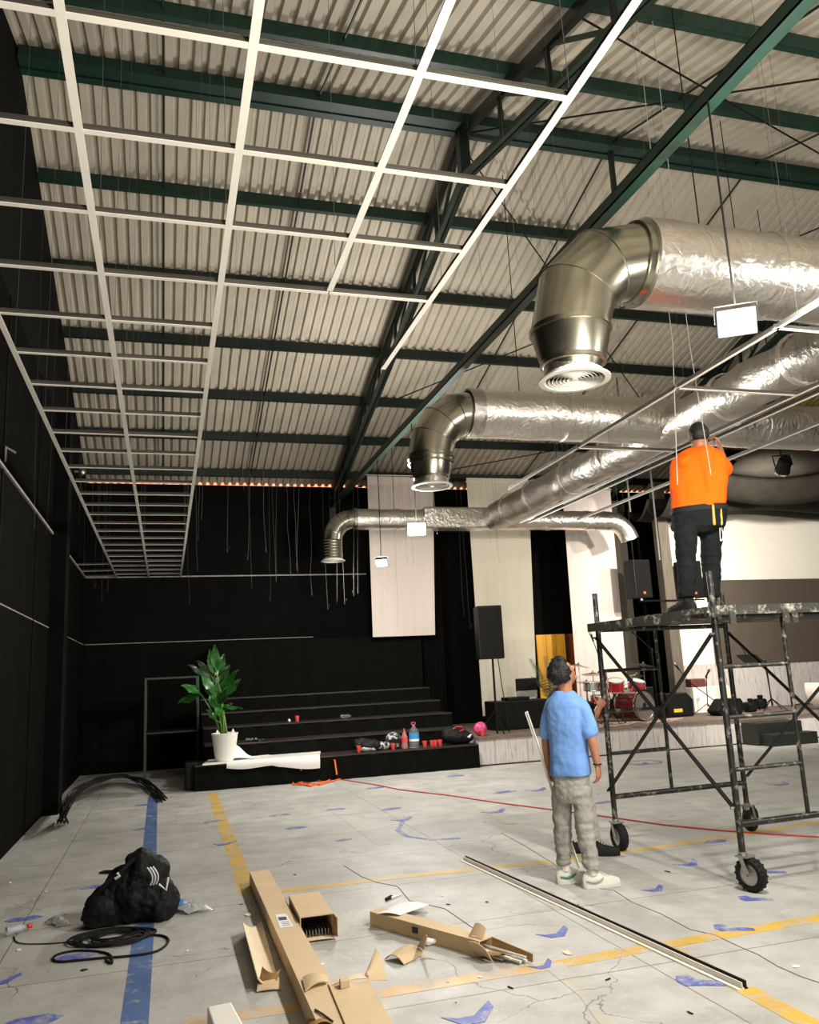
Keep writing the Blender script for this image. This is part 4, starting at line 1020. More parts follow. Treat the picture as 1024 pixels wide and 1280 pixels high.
for k in range(8):
    a = k*math.pi/4+.2; q = c+(u*math.cos(a)+w*math.sin(a))*(R_+.02); MB().cyl(q-ax*.22, q+ax*.22, .007, 6).build('tension_rod', m_chrome, t)
sd = V((ax.y*-1, ax.x, 0))*-1
for s in (-1, 1): MB().tube([c+V((s*.24, .05, -.15)), D0+V((s*.36, -.08, .005))], .010, 6).build('spur', m_chrome, t)
MB().cyl(c+V((0, 0, R_-.01)), c+V((0, 0, R_+.28)), .018, 8).build('tom_mount', m_chrome, t)
def drum(t, c, ax, r, h, m, nm='tom'):
    o = MB().lathe(c, [(r, -h/2), (r, h/2)], ax, 28, cap=False).build(nm, m, t)
    for s in (-1, 1):
        MB().lathe(c, [(r+.010, s*h/2-.012), (r+.012, s*h/2), (r+.008, s*h/2+.014), (r-.006, s*h/2+.01), (r+.010, s*h/2-.012)], ax, 28, cap=False).build('hoop', m_chrome, o)
        MB().lathe(c, [(r-.002, s*(h/2-.002)), (r-.002, s*(h/2+.002))], ax, 28).build('drum_head', m_white, o)
    u, w = frame(V(ax).normalized())
    for k in range(6):
        q = V(c)+(u*math.cos(k*1.047)+w*math.sin(k*1.047))*(r+.012); MB().cyl(q-V(ax)*h*.45, q+V(ax)*h*.45, .006, 5).build('lug', m_chrome, o)
    return o
for s, px in ((-1, 770), (1, 796)):
    q = at(px, 857, 'y', 14.75); drum(t, q, V((.1*s, -.30, .95)).normalized(), .15, .20, m_red)
    MB().tube([c+V((0, 0, R_+.2)), q-V((s*.14, 0, .02))], .012, 6).build('tom_arm', m_chrome, t)
def drumstand(p, px, py_, Y, r, h, m, lab, name, cat='drum'):
    c = at(px, py_, 'y', Y); t = thing(name, lab, cat, (c.x, Y, ZS), dk); drum(t, c, V((0, -.08, 1)).normalized(), r, h, m, 'shell')
    for k in range(3): MB().tube([c+V((r*.9*math.cos(k*2.09), r*.9*math.sin(k*2.09), -h*.3)), V((c.x+r*1.1*math.cos(k*2.09), Y+r*1.1*math.sin(k*2.09), ZS+.006))], .009, 6).build('leg', m_chrome, t)
drumstand(None, 750, 878, 14.9, .17, .24, m_red, 'red floor tom left of the bass drum', 'floor_tom')
drumstand(None, 741, 858, 15.1, .17, .15, m_chrome, 'chrome snare drum behind the scaffold post', 'snare_drum')
def cymbal(px, py_, Y, r, lab, tilt=.15):
    c = at(px, py_, 'y', Y); t = thing('cymbal', lab, 'cymbal', (c.x, Y, ZS), dk); n = V((tilt, -.12, 1)).normalized()
    MB().lathe(c, [(.01, .03), (.05, .022), (.06, .012), (r, -.012), (r, -.015), (.05, .008)], n, 30, cap=False).build('plate', m_brass, t)
    b = V((c.x, Y, ZS+.45)); MB().cyl(b, c+n*.05, .009, 8).build('upper_tube', m_chrome, t); MB().cyl(V((c.x, Y, ZS+.1)), b, .014, 8).build('lower_tube', m_chrome, t)
    for k in range(3): MB().tube([V((c.x, Y, ZS+.32)), V((c.x+.26*math.cos(k*2.09+.4), Y+.26*math.sin(k*2.09+.4), ZS+.008))], .009, 6).build('leg', m_chrome, t)
    MB().lathe(c+n*.03, [(.015, 0), (.015, .03)], n, 10).build('wing_nut', m_chrome, t)
cymbal(723, 832, 14.9, .24, 'bronze cymbal just right of the face of the man in blue'); cymbal(741, 842, 15.4, .23, 'bronze cymbal left of the scaffold post', -.05); cymbal(804, 831, 15.2, .23, 'bronze cymbal above the right red tom', .1)
cymbal(796, 844, 15.8, .17, 'small dark hi-hat cymbal behind the right tom', .0)
cymbal(733, 853, 15.75, .2, 'low bronze cymbal behind the snare drum', .1)

# microphone stands
def mic_stand(base, top, boom, lab, r=.010):
    base, top, boom = V(base), V(top), V(boom); t = thing('microphone_stand', lab, 'mic stand', base, 'microphone stands')
    MB().cyl(base+V((0, 0, .15)), top, r, 8).build('pole', m_blackp, t)
    for k in range(3): MB().tube([base+V((0, 0, .22)), base+V((.3*math.cos(k*2.09+.3), .3*math.sin(k*2.09+.3), .008))], .009, 6).build('leg', m_blackp, t)
    MB().cyl(top-V((0, 0, .03)), top+V((0, 0, .03)), .022, 10).build('clutch', m_blackp, t)
    d = (boom-top); 
    if d.length > .02:
        MB().cyl(top-d*.25, boom, .008, 8).build('boom', m_blackp, t)
    e = (d if d.length > .02 else V((0, -.5, .5))).normalized()
    m_ = MB().lathe(boom, [(.014, 0), (.020, .12), (.028, .14), (.030, .17), (.02, .20)], e*1.0, 12).build('microphone', m_blackp, t)
    MB().lathe(boom, [(.029, .14), (.031, .17), (.02, .20), (.005, .205)], e, 12).build('mic_grille', m_steel, m_)
Ya = 15.2; b = F(886, 893, ZS); mic_stand(b, at(883, 846, 'y', b.y), at(883, 845, 'y', b.y), 'upright microphone stand left of the tall scaffold post')
b = V((at(821, 870, 'y', 14.8).x, 14.8, ZS)); mic_stand(b, at(815, 812, 'y', 14.8), at(795, 794, 'y', 14.8), 'boom microphone stand behind the drum kit')
b = F(874, 890, ZS); b.y = 15.25; mic_stand(b, at(861, 852, 'y', 15.25), at(850, 838, 'y', 15.25), 'short boom microphone stand in front of the black amplifier')
b = V((at(762, 880, 'y', 14.5).x, 14.35, ZS)); mic_stand(b, at(752, 830, 'y', 14.35), at(742, 802, 'y', 14.35), 'tall boom microphone stand left of the drum kit')
# music stand
b = F(952, 888, ZS); b.y = 14.9; tp = at(937, 826, 'y', 14.9)
t = thing('music_stand', 'black music stand with microphone on the stage behind the scaffold ladder', 'music stand', (b.x, b.y, ZS))
MB().cyl((b.x, b.y, ZS+.1), (b.x-.02, b.y, tp.z), .014, 8).build('pole', m_blackp, t); MB().cyl((b.x+.1, b.y+.1, ZS+.1), (b.x+.03, b.y+.1, tp.z-.02), .012, 8).build('pole', m_blackp, t)
MB().box((tp.x+.02, b.y, tp.z+.05), (.48, .02, .28), Matrix.Rotation(-1.0, 3, 'X')).build('desk', m_blackp, t); MB().tube([(tp.x-.02, b.y+.05, tp.z+.1), (tp.x-.14, b.y+.05, tp.z+.34)], .008, 6).build('mic_boom', m_blackp, t)
for k in range(4): MB().tube([(b.x+.05, b.y+.05, ZS+.25), (b.x+.05+.33*math.cos(k*1.57+.3), b.y+.05+.33*math.sin(k*1.57+.3), ZS+.01)], .010, 6).build('leg', m_blackp, t)
# amplifier, wedges, small gear
def solid(name, pts, y0, y1, m, parent=None):
    return MB().poly([(x, y0, z) for x, z in pts], y1-y0, up=(0, 1, 0)).build(name, m, parent)
a = at(835, 893, 'y', 15.0); b = at(868, 893, 'y', 15.0); h = at(850, 866, 'y', 15.0).z-ZS
t = thing('guitar_amplifier', 'black combo amplifier with a small yellow label on the stage', 'amplifier', ((a.x+b.x)/2, 15.0, ZS))
bevel(solid('cabinet', [(a.x, ZS), (b.x, ZS), (b.x+.02, ZS+h*.7), (b.x-.12, ZS+h), (a.x, ZS+h)], 15.0, 15.4, m_blackp, t), .02)
MB().bbox((a.x+.03, 14.985, ZS+.04), (b.x-.12, 15.0, ZS+h*.85)).build('grille', m_grille, t); MB().bbox((a.x+.14, 14.978, ZS+.10), (a.x+.34, 14.986, ZS+.17)).build('label_plate', m_amplab, t)
bevel(MB().bbox((a.x-.7, 15.5, ZS), (a.x+.05, 15.9, ZS+.62)).build('dark_cabinet', m_blackp), .015); bpy.data.objects['dark_cabinet']['label'] = 'black cabinet left of the amplifier, partly behind the bass drum'; bpy.data.objects['dark_cabinet']['category'] = 'cabinet'
a = at(897, 894, 'y', 14.5); b = at(933, 894, 'y', 14.5); h = at(920, 873, 'y', 14.5).z-ZS
t = thing('stage_monitor', 'black wedge stage monitor right of the tall scaffold post', 'loudspeaker', ((a.x+b.x)/2, 14.5, ZS))
bevel(solid('cabinet', [(a.x, ZS+.1), (a.x+.1, ZS), (b.x-.1, ZS), (b.x+.02, ZS+h*.5), (b.x-.08, ZS+h), (a.x+.22, ZS+h)], 14.5, 14.85, m_blackp, t), .015)
MB().bbox((a.x+.3, 14.488, ZS+.05), (b.x-.12, 14.5, ZS+h-.05)).build('grille', m_grille, t)
for px, nm, lab, s in ((938, 'small_monitor', 'small black round speaker beside the music stand', .14), (979, 'tripod_head', 'small black gear on the stage behind the ladder braces', .15)):
    q = at(px, 886, 'y', 15.0); q.z = ZS
    if px > 950: q.y = 15.7
    t = thing(nm, lab, 'speaker' if px < 950 else 'gear', q); bevel(MB().box(q+V((0, 0, s*.75)), (s*1.7, s*1.5, s*1.5), Matrix.Rotation(.25, 3, 'Z')).build('cabinet', m_blackp, t), .05, 3)
    MB().lathe(q+V((0, -s*.78, s*.8)), [(s*.6, 0), (s*.62, .01), (s*.3, .02)], (0, -1, 0), 18).build('cone', m_grille, t); bevel(MB().box(q+V((.02, 0, s*1.75)), (s*.7, s*.6, s*.5)).build('top_unit', m_blackp, t), .02)
a, b = at(860, 862, 'y', 16.1), at(901, 862, 'y', 16.1)
o = bevel(MB().bbox((10.95, 15.75, ZS), (b.x, 16.3, 1.02)).build('white_plinth', m_backdrop), .01); tag(o, 'white plinth below the brown case at the foot of the backdrop', 'plinth')
o = bevel(MB().bbox((10.96, 15.8, 1.021), (a.x+.28, 16.2, 1.20)).build('keyboard_case', m_keycase), .03, 3); tag(o, 'red-brown case lying on the white plinth', 'case')
# white round body at the right edge
q = at(1030, 872, 'y', 14.2); 
t = thing('white_lounge_chair', 'white rounded chair shell at the right edge of the stage', 'chair', (q.x+.1, 14.2, ZS))
g = []
for j in range(9):
    a = -1.9+2.6*j/8; g.append([V((q.x+.22+.38*math.sin(a), 14.0+.5*i/6, ZS+.42-.40*math.cos(a))) for i in range(7)])
MB().sheet(g, .04).build('shell', m_white, t); MB().cyl((q.x+.22, 14.25, ZS), (q.x+.22, 14.25, ZS+.06), .16, 20).build('base', m_steel, t)
rod('floor_cable', [at(990, 882, 'z', ZS+.01), at(1003, 879, 'z', ZS+.01), at(1016, 880, 'z', ZS+.01), at(1030, 879, 'z', ZS+.01)], .012, m_rubber, 'black cable along the back of the stage at right', 'cable')
mb = MB()
for k in range(5):
    pts = [F(752+14*i+rnd.uniform(-5, 5), 907-1.2*i+rnd.uniform(-2, 3), ZS+.012) for i in range(8)]; mb.tube(pts, .009, 5)
tag(mb.build('cable_tangle', mat('pale_cable', rgb(196, 170, 160), .6)), 'pale cables tangled on the stage floor in front of the drum kit', 'cable')
# step block before the stage
a = F(936, 932); 
t = thing('step_block', 'dark two-step wooden block in front of the stage', 'step', (10.9, 13.3, 0))
m_step = mat('dark_green_black_paint', rgb(30, 34, 28), .6, var=.2)
bevel(MB().bbox((10.48, 13.26, 0), (11.5, 13.69, .40)).build('upper_step', m_step, t), .008); bevel(MB().bbox((10.55, 12.95, 0), (11.55, 13.258, .21)).build('lower_step', m_step, t), .008)
# manhole ring on the floor
c = F(805, 953); MB().lathe((c.x, c.y, .0004), [(.30, 0), (.30, .003), (.24, .003), (.24, 0)], (0, 0, 1), 40, cap=False).build('manhole_ring', m_steel, FLOOR)
# orange cable from the first step
mb = MB()
pts = [F(368, 945, .36), V((F(368, 945, .36).x, 13.49, .20)), F(368, 972, .02), F(366, 981, .012), F(385, 981, .012), F(404, 978, .012), F(392, 974, .012), F(372, 979, .012), F(388, 983, .012), F(410, 976, .012), F(418, 970, .02), F(425, 974, .012)]
mb.tube(pts, .012, 6); p0 = F(407, 943, .34); mb.tube([p0+V((0, .1, 0)), V((p0.x, 13.49, .31)), V((p0.x+.02, 13.46, .1)), F(412, 967, .012), F(424, 974, .012), F(400, 981, .012), F(380, 978, .012)], .012, 6)
tag(mb.build('extension_cord', m_orange_c), 'orange extension cord hanging from the first step in loops on the floor', 'cord')
pts = [F(*q, .008) for q in ((425, 974), (470, 981), (500, 987), (560, 994), (620, 1003), (690, 1012), (760, 1021), (830, 1031), (900, 1038), (960, 1042), (1024, 1046), (1100, 1050))]
tag(MB().tube(pts, .0075, 6).build('red_cable', m_redc), 'long thin red cable crossing the floor under the scaffold', 'cable')

# ------------------------------------------------------------------ black rod bundle in the left corner
mb = MB(); r2 = random.Random(5)
for k in range(26):
    j = lambda s=5: r2.uniform(-s, s)
    base = [(78+j(8), 1028+j(3)), (82+j(6), 1010+j(4)), (96+j(6), 990+j(4)), (125+j(8), 974+j(2)), (155+j(8), 970+j(2)), (180+j(8), 978+j(3)), (204+j(6), 998+j(3))]
    zs_ = (.02, .25, .28, .22, .12, .06, .015)
    P = [F(x, y, z+r2.uniform(0, .03)) for (x, y), z in zip(base, zs_)]
    P = [V((max(p.x, XL+.24), p.y, p.z)) for p in P]
    mb.limb(P, [.006]*7, 5, 3)
tag(mb.build('cable_bundle', m_rubber), 'bundle of black wires arching over the floor in the left corner', 'cable')
p = at(98, 590, 'y', 15.0); tag(MB().ell((max(p.x, XL+.12), 15.0, p.z), (.07, .07, .07)).build('dome_camera', m_steel), 'small shiny round dome high on the left wall', 'camera')
tag(MB().bbox((XL, 14.96, p.z-.02), (XL+.12, 15.04, p.z+.02)).build('dome_bracket', m_steel), 'bracket holding the small shiny dome on the left wall', 'bracket')
p = at(6, 562, 'x', XL); t = thing('wall_bracket', 'pale metal bracket on the left wall at the picture edge', 'bracket', (XL, p.y, p.z))
MB().bbox((XL, p.y-.02, p.z-.12), (XL+.015, p.y+.02, p.z+.03)).build('plate', m_trim, t); MB().bar((XL, p.y, p.z+.03), (XL+.10, p.y, p.z-.03), .02, .02).build('arm', m_trim, t)

# ================================================================== SCAFFOLD
t = thing('rolling_scaffold', 'paint-spattered black steel rolling scaffold tower on rubber castors', 'scaffold', (4.6, 6.1, 0))
P1, P2, P3, P6 = V((3.86, 6.92, 0)), V((3.955, 5.32, 0)), V((5.30, 6.98, 0)), V((5.40, 5.38, 0))
def up(p, z): return V((p.x, p.y, z))
rt = .024
for p in (P1, P2, P3, P6): MB().cyl(up(p, .24), up(p, 2.27), rt, 12).build('post', m_scaf, t)
for a, b in ((P1, P3), (P2, P6)):
    i = a+(b-a)*.435
    MB().cyl(up(a, .445), up(b, .445), .024, 10).build('base_rail', m_scaf, t); MB().cyl(up(a, 1.93), up(b, 1.93), .022, 10).build('top_rail', m_scaf, t)
    MB().cyl(up(i, .445), up(i, 1.93), .017, 10).build('ladder_rail', m_scaf, t)
    for z in (.82, 1.19, 1.555): MB().cyl(up(a, z), up(i, z), .016, 8).build('rung', m_scaf, t)
for a, b in ((P1, P2), (P3, P6)):
    o1 = V((-.028, 0, 0)) if a is P1 else V((.028, 0, 0))
    MB().bar(up(a, 1.86)+o1, up(b, .56)+o1, .012, .032, (1, 0, 0)).build('cross_brace', m_scaf2, t); MB().bar(up(b, 1.80)+o1*1.45, up(a, .50)+o1*1.45, .012, .032, (1, 0, 0)).build('cross_brace', m_scaf2, t)
    for p, z in ((a, 1.86), (b, .56), (b, 1.80), (a, .50)): MB().cyl(up(p, z)+o1*2, up(p, z)-o1*.3, .009, 8).build('brace_pin', m_steel, t)
for p, ang in ((P1, -1.6), (P2, -1.25), (P3, .5), (P6, .3)):
    d = V((math.cos(ang), math.sin(ang), 0)); s = V((-d.y, d.x, 0)); hub = p+d*.05+V((0, 0, .115))
    MB().cyl(up(p, .20), up(p, .26), .030, 12).build('castor_socket', m_steel, t)
    fk = MB(); fk.box(p+d*.02+V((0, 0, .235)), (.10, .10, .014), Matrix.Rotation(ang, 3, 'Z'))
    for q in (-1, 1): fk.bar(p+d*.01+s*q*.046+V((0, 0, .235)), hub+s*q*.046, .034, .006, s)
    fk.build('castor_fork', m_steel, t)
    tr = .115
    w = MB().lathe(hub, [(tr*.62, -.036), (tr*.86, -.038), (tr*.98, -.022), (tr, 0), (tr*.98, .022), (tr*.86, .038), (tr*.62, .036), (tr*.62, -.036)], s, 28, cap=False).build('tyre', m_rubber, t)
    for k in range(18):
        a = k*2*math.pi/18; q = hub+(d*math.cos(a)+V((0, 0, 1))*math.sin(a))*tr*.955; MB().box(q, (.012, .056, .013), Matrix((d*math.cos(a)+V((0, 0, 1))*math.sin(a), s, (-d*math.sin(a)+V((0, 0, 1))*math.cos(a)))).transposed()).build('tread_block', m_rubber, w)
    MB().lathe(hub, [(.02, -.045), (.055, -.03), (tr*.63, -.03), (tr*.63, .03), (.055, .03), (.02, .045)], s, 20).build('rim', m_steel, t)
    MB().cyl(hub-s*.06, hub+s*.06, .008, 8).build('axle', m_steel, t)
    MB().bar(p+s*.07+V((0, 0, .20)), p+s*.13+V((0, 0, .17)), .02, .008).build('brake_lever', m_steel, t)
# plank deck of the scaffold, five planks with end hooks
for k in range(5):
    y0 = 5.27+.345*k; z0 = 1.955
    MB().bbox((3.86+.02*(k % 2), y0, z0), (6.2, y0+.325, z0+.045)).build('deck_plank', m_plankdk, t)
MB().bar(up(P1, 1.955)+V((-.06, .06, 0)), up(P2, 1.955)+V((-.06, -.08, 0)), .03, .075).build('edge_beam', m_plankdk, t)
MB().bbox((3.9, 5.235, 1.935), (6.2, 5.262, 2.005)).build('edge_beam', m_plankdk, t)
for x in (4.02, 4.50, 4.58, 4.98, 5.10, 5.5): MB().bbox((x, 5.222, 1.86), (x+.05, 5.236, 1.99)).build('deck_hook', m_plankdk, t)
ZP = 2.0

# ================================================================== CARTONS AND CLUTTER ON THE FLOOR
def carton(name, label, a, b, w, h, openb=True, opena=False, cat='box', m=m_card, sgn=1):
    """carton lying from a to b (lower edge), width w to the left of a->b"""
    a, b = V((a.x, a.y, 0)), V((b.x, b.y, 0)); d = (b-a).normalized(); n = V((-d.y, d.x, 0))*sgn; U = V((0, 0, 1)); th = .006; z0 = .002
    t = thing(name, label, cat, (a+b)/2+n*w/2)
    def panel(nm, o_, e1, e2, e3, mm=m): return MB().add([o_, o_+e1, o_+e1+e2, o_+e2, o_+e3, o_+e1+e3, o_+e1+e2+e3, o_+e2+e3], [(0, 3, 2, 1), (4, 5, 6, 7), (0, 1, 5, 4), (1, 2, 6, 5), (2, 3, 7, 6), (3, 0, 4, 7)]).build(nm, mm, t)
    L = d*(b-a).length
    o = a+U*z0
    panel('bottom_panel', o, L, n*w, U*th); panel('top_panel', o+U*(h-th), L, n*w, U*th)
    panel('side_panel', o+U*th, L, n*th, U*(h-2*th)); panel('side_panel', o+n*(w-th)+U*th, L, n*th, U*(h-2*th))
    if not opena: panel('end_panel', o+n*th+U*th, d*th, n*(w-2*th), U*(h-2*th))
    if not openb: panel('end_panel', o+L-d*th+n*th+U*th, d*th, n*(w-2*th), U*(h-2*th))
    return t, d, n
def curl(name, pts4, bend, m, label, cat='cardboard', th=.005, twist=0, parent=None, n=9, mm=7):
    """curled piece of board: four corner points, bulging by bend"""
    A, B, C, D = [V(p) for p in pts4]; g = []
    for j in range(mm):
        v = j/(mm-1); row = []
        for i in range(n):
            u = i/(n-1); p = (A*(1-u)+B*u)*(1-v)+(D*(1-u)+C*u)*v; p = p+V((0, 0, 1))*(bend*4*u*(1-u)+twist*4*v*(1-v)); row.append(p)
        g.append(row)
    o = MB().sheet(g, th).build(name, m, parent)
    return o if parent else tag(o, label, cat)
zb = .105
a, b = F(312, 1090, zb), F(408, 1305, zb); wd = (F(337, 1088, zb)-a).length
t, d, n = carton('long_carton', 'long closed cardboard carton with a white label, the longest on the floor', a, b, .155, zb, True, False)
o = MB(); c = F(345, 1147, zb+.0055); e = d*.10
o.add([F(344, 1143, zb+.004), F(358, 1142, zb+.004), F(367, 1158, zb+.004), F(350, 1160, zb+.004)], [(0, 1, 2, 3)]); o.build('shipping_label', m_paper, t)['label'] = 'white shipping label'
o = MB(); o.add([F(347.5, 1146.5, zb+.0055), F(357.5, 1145.5, zb+.0055), F(359, 1149.5, zb+.0055), F(349, 1150.5, zb+.0055)], [(0, 1, 2, 3)]); o.build('label_print', mat('navy_print', rgb(44, 48, 96), .6), t)
for k in range(3):
    y = 1152.5+2.0*k; o = MB(); o.add([F(351+k, y, zb+.0055), F(361+k, y-1, zb+.0055), F(361.5+k, y-.4, zb+.0055), F(351.5+k, y+.6, zb+.0055)], [(0, 1, 2, 3)]); o.build('label_print', mat('grey_print', rgb(140, 140, 146), .6), t)
MB().tube([F(394, 1262, zb+.008), F(404, 1268, zb+.01), F(416, 1277, zb+.006)], .005, 5).build('loose_strap', m_tread, t)
curl('end_flap', [F(380, 1280, .02), F(412, 1274, .02), F(418, 1282, zb), F(386, 1290, zb)], .03, m_card_dk, '', parent=t)
# short open carton with tees inside
zc = .14; a = F(376, 1169); bb = F(361, 1119, zc)
t, d, n = carton('short_carton', 'short open-ended carton showing dark tees inside', V((bb.x, bb.y, 0)), V((F(375, 1147, zc).x, F(375, 1147, zc).y, 0)), .215, zc, True, False)
a0 = V((F(375, 1147, zc).x, F(375, 1147, zc).y, 0))
for k in range(9): MB().bar(a0+n*(.022+.02*k)-d*.25+V((0, 0, .035)), a0+n*(.022+.02*k)-d*.015+V((0, 0, .035)), .004, .038).build('packed_tee', m_steel, t)
MB().bar(a0+n*.015-d*.25+V((0, 0, .012)), a0+n*.2-d*.24+V((0, 0, .012)), .1, .004).build('packed_tee', m_steel, t)
curl('open_flap', [a0+V((0, 0, .01)), a0+n*.21+V((0, 0, .01)), a0+n*.21+d*.06+V((0, 0, .012)), a0+d*.06+V((0, 0, .012))], .004, m_card_in, '', parent=t)
curl('open_flap', [a0+n*.212+V((0, 0, .01)), a0+n*.212+V((0, 0, zc)), a0+n*.225+d*.07+V((0, 0, zc-.01)), a0+n*.225+d*.07+V((0, 0, .02))], 0, m_card_dk, '', parent=t)
# near carton at the frame edge
zc = .115; a = F(412, 1233, zc); b = F(440, 1300, zc)
t, d, n = carton('near_carton', 'plain carton at the lower edge of the picture, right of the longest one', a, b, .20, zc, False, True)
ah = V((a.x, a.y, 0))
curl('torn_flap', [ah+n*.2+V((0, 0, zc)), ah+n*.19-d*.03+V((0, 0, zc+.02)), ah+n*.27-d*.16+V((0, 0, zc+.10)), ah+n*.30-d*.03+V((0, 0, zc-.02))], .02, m_card, '', parent=t)
curl('torn_flap', [ah+V((0, 0, zc)), ah+n*.2+V((0, 0, zc+.01)), ah+n*.19-d*.05+V((0, 0, zc+.02)), ah-d*.07+V((0, 0, zc-.01))], .01, m_card_in, '', parent=t)
o = curl('carton_scrap', [F(378, 1222, zb+.012), F(409, 1220, zb+.02), F(410, 1228, zb+.012), F(382, 1239, zb+.008)], .018, m_card, 'crumpled cardboard scrap lying across the longest carton')
o = bevel(MB().poly([F(424, 1232, .118), F(436, 1229, .118), F(438, 1234, .118), F(426, 1237, .118)], .035).build('cardboard_block', m_card), .004); tag(o, 'small cardboard block at the top of the near carton', 'cardboard')
# open carton of tees
a, b = F(463, 1157), F(600, 1197); zc = .085
t, d, n = carton('torn_carton', 'long torn carton with white ceiling tees sticking out of its end', a, b, .115, zc, True, False)
a0, b0 = V((a.x, a.y, 0)), V((b.x, b.y, 0))
for k in range(6):
    q = b0+n*(.016+.017*k)+V((0, 0, .03+.010*(k % 2))); e = q+d*(.16+.14*rnd.random())+V((0, 0, -.012)); MB().bar(q-d*.5, e, .015, .010).build('packed_tee', m_tee if k % 3 else m_steel, t)
curl('torn_flap', [b0+V((0, 0, .004)), b0+d*.12-n*.02+V((0, 0, .006)), b0+d*.10-n*.05+V((0, 0, .07)), b0-d*.05-n*.035+V((0, 0, .085))], .015, m_card, '', parent=t)
curl('torn_flap', [b0+n*.03+V((0, 0, zc)), b0-d*.1+n*.02+V((0, 0, zc+.004)), b0-d*.08+n*.06+V((0, 0, zc+.07)), b0+d*.0+n*.07+V((0, 0, zc+.05))], .015, m_card, '', parent=t)
curl('torn_flap', [b0+n*.112+V((0, 0, zc)), b0+d*.30+n*.115+V((0, 0, .05)), b0+d*.30+n*.11+V((0, 0, .008)), b0+n*.112+V((0, 0, .008))], .0, m_card_dk, '', parent=t)
curl('torn_flap', [b0+V((0, 0, .008)), b0+n*.06+V((0, 0, .008)), b0+n*.06+d*.17+V((0, 0, .015)), b0+d*.15+V((0, 0, .04))], .02, m_card_dk, '', parent=t)
MB().box(a0+d*.44+V((0, 0, .05))-n*.003, (.05, .004, .035), Matrix.Rotation(math.atan2(d.y, d.x), 3, 'Z')).build('printed_mark', m_tread, t)
o = curl('paper_sheet', [F(470, 1143, .10), F(500, 1144, .095), F(536, 1131, .03), F(500, 1128, .03)], .012, m_paper, 'white paper sheet lying over the torn carton', 'paper', .002)
o = curl('carton_scrap', [F(481, 1199, .004), F(505, 1206, .004), F(531, 1192, .01), F(500, 1186, .03)], .035, m_card, 'bent cardboard scrap in front of the torn carton')
o = curl('carton_scrap', [F(521, 1185, .01), F(530, 1188, .03), F(534, 1170, .14), F(529, 1172, .10)], .01, m_card, 'upright curled cardboard strip leaning on the torn carton')
tag(blob('paper_wad', F(536, 1182)+V((0, 0, .001)), [((0, 0, .022), (.03, .022, .022)), ((.03, 0, .018), (.02, .02, .018))], m_paper, .006, .012, .03), 'crumpled white paper wad beside the torn carton', 'paper')
# curved board left of the long carton
A_, B_, C_, D_ = F(303, 1153, .09), F(327, 1151, .02), F(347, 1222, .02), F(322, 1223, .07)
curl('curved_board', [A_, B_, C_, D_], -.035, m_card_in, 'curved pale cardboard sheet standing beside the longest carton')
curl('carton_scrap', [F(321, 1240, .006), F(352, 1237, .006), F(350, 1222, .03), F(322, 1230, .03)], .006, m_card, 'flat cardboard scrap at the foot of the curved board')
curl('carton_scrap', [F(323, 1229, .02), F(345, 1229, .02), F(351, 1211, .07), F(328, 1208, .12)], -.025, m_card_dk, 'folded brown cardboard scrap standing by the curved board')
zc = .095; o = bevel(MB().poly([F(259, 1258, zc), F(289, 1252, zc), F(310, 1290, zc), F(272, 1297, zc)], -zc+.002).build('white_box', m_white), .008); tag(o, 'white flat box at the lower edge of the picture', 'box')
# loose tees on the floor: two side by side
for off, m, lab in ((0, m_tee, 'long white ceiling tee lying on the floor, nearer of the pair'), (.032, m_dgreen if False else m_steel, 'long dark-edged ceiling tee lying on the floor, farther of the pair')):
    a, b = F(578, 1076), F(927, 1238); d = (b-a).normalized(); n = V((-d.y, d.x, 0)); mb = MB()
    a = a+n*off; b = b+n*off
    if off == 0: mb.bar(a+V((0, 0, .004)), b+V((0, 0, .004)), .042, .006); mb.bar(a+V((0, 0, .02))+n*.012, b+V((0, 0, .02))+n*.008, .006, .028)
    else: mb.bar(a+V((0, 0, .004)), b+V((0, 0, .004)), .022, .006); mb.bar(a+V((0, 0, .022)), b+V((0, 0, .022)), .008, .036)
    tag(mb.build('loose_tee', m if off == 0 else m_blackp), lab, 'ceiling tee')

# ------------------------------------------------------------------ backpack, cable coil and litter
p = F(158, 1158)
t = thing('backpack', 'large black backpack with a striped jacket slumped on the blue line', 'bag', p)
ca = V((math.cos(-.25), math.sin(-.25), 0)); cb = V((-ca.y, ca.x, 0))
def q3(x, y, z): return p+ca*x+cb*y+V((0, 0, z))
body = MB()
for off, r in (((.06, .12, .17), (.24, .17, .18)), ((-.14, .10, .13), (.17, .17, .14)), ((.10, .14, .31), (.15, .14, .13)), ((.06, .13, .40), (.11, .10, .07)), ((-.02, .13, .25), (.17, .14, .13)), ((-.22, .08, .08), (.10, .13, .085)), ((.2, .12, .12), (.13, .13, .13))):
    body.ell(q3(*off), r)
bo = body.build('body', m_bag, t); remesh(bo, .010, 4); crumple(bo, .05, .10); crumple(bo, .022, .035)
po = MB().ell(q3(-.16, -.02, .12), (.12, .07, .10)).ell(q3(-.2, -.03, .08), (.09, .06, .07)).build('front_pocket', m_bag, t); remesh(po, .01, 3); crumple(po, .02, .05)
def shrink(o, tgt, off): m = o.modifiers.new('wrap', 'SHRINKWRAP'); m.target = tgt; m.offset = off; m.wrap_method = 'PROJECT'; m.use_project_x = m.use_project_y = m.use_project_z = False; m.use_negative_direction = True; m.use_positive_direction = True; return o
for k in range(3):
    pts = []
    for i in range(12):
        a = i/11; pts.append(q3(.15+.017*k+.035*math.sin(a*2.6), -.048+.018*a+.010*k, .385-.12*a))
    MB().tube(pts, .0055, 6).build('jacket_stripe', m_bagw, t)
MB().tube([q3(-.3, 0, .06), q3(-.24, -.06, .2), q3(-.12, -.06, .3), q3(-.02, -.02, .38), q3(.04, .02, .44)], .016, 8).build('shoulder_strap', m_bag, t)
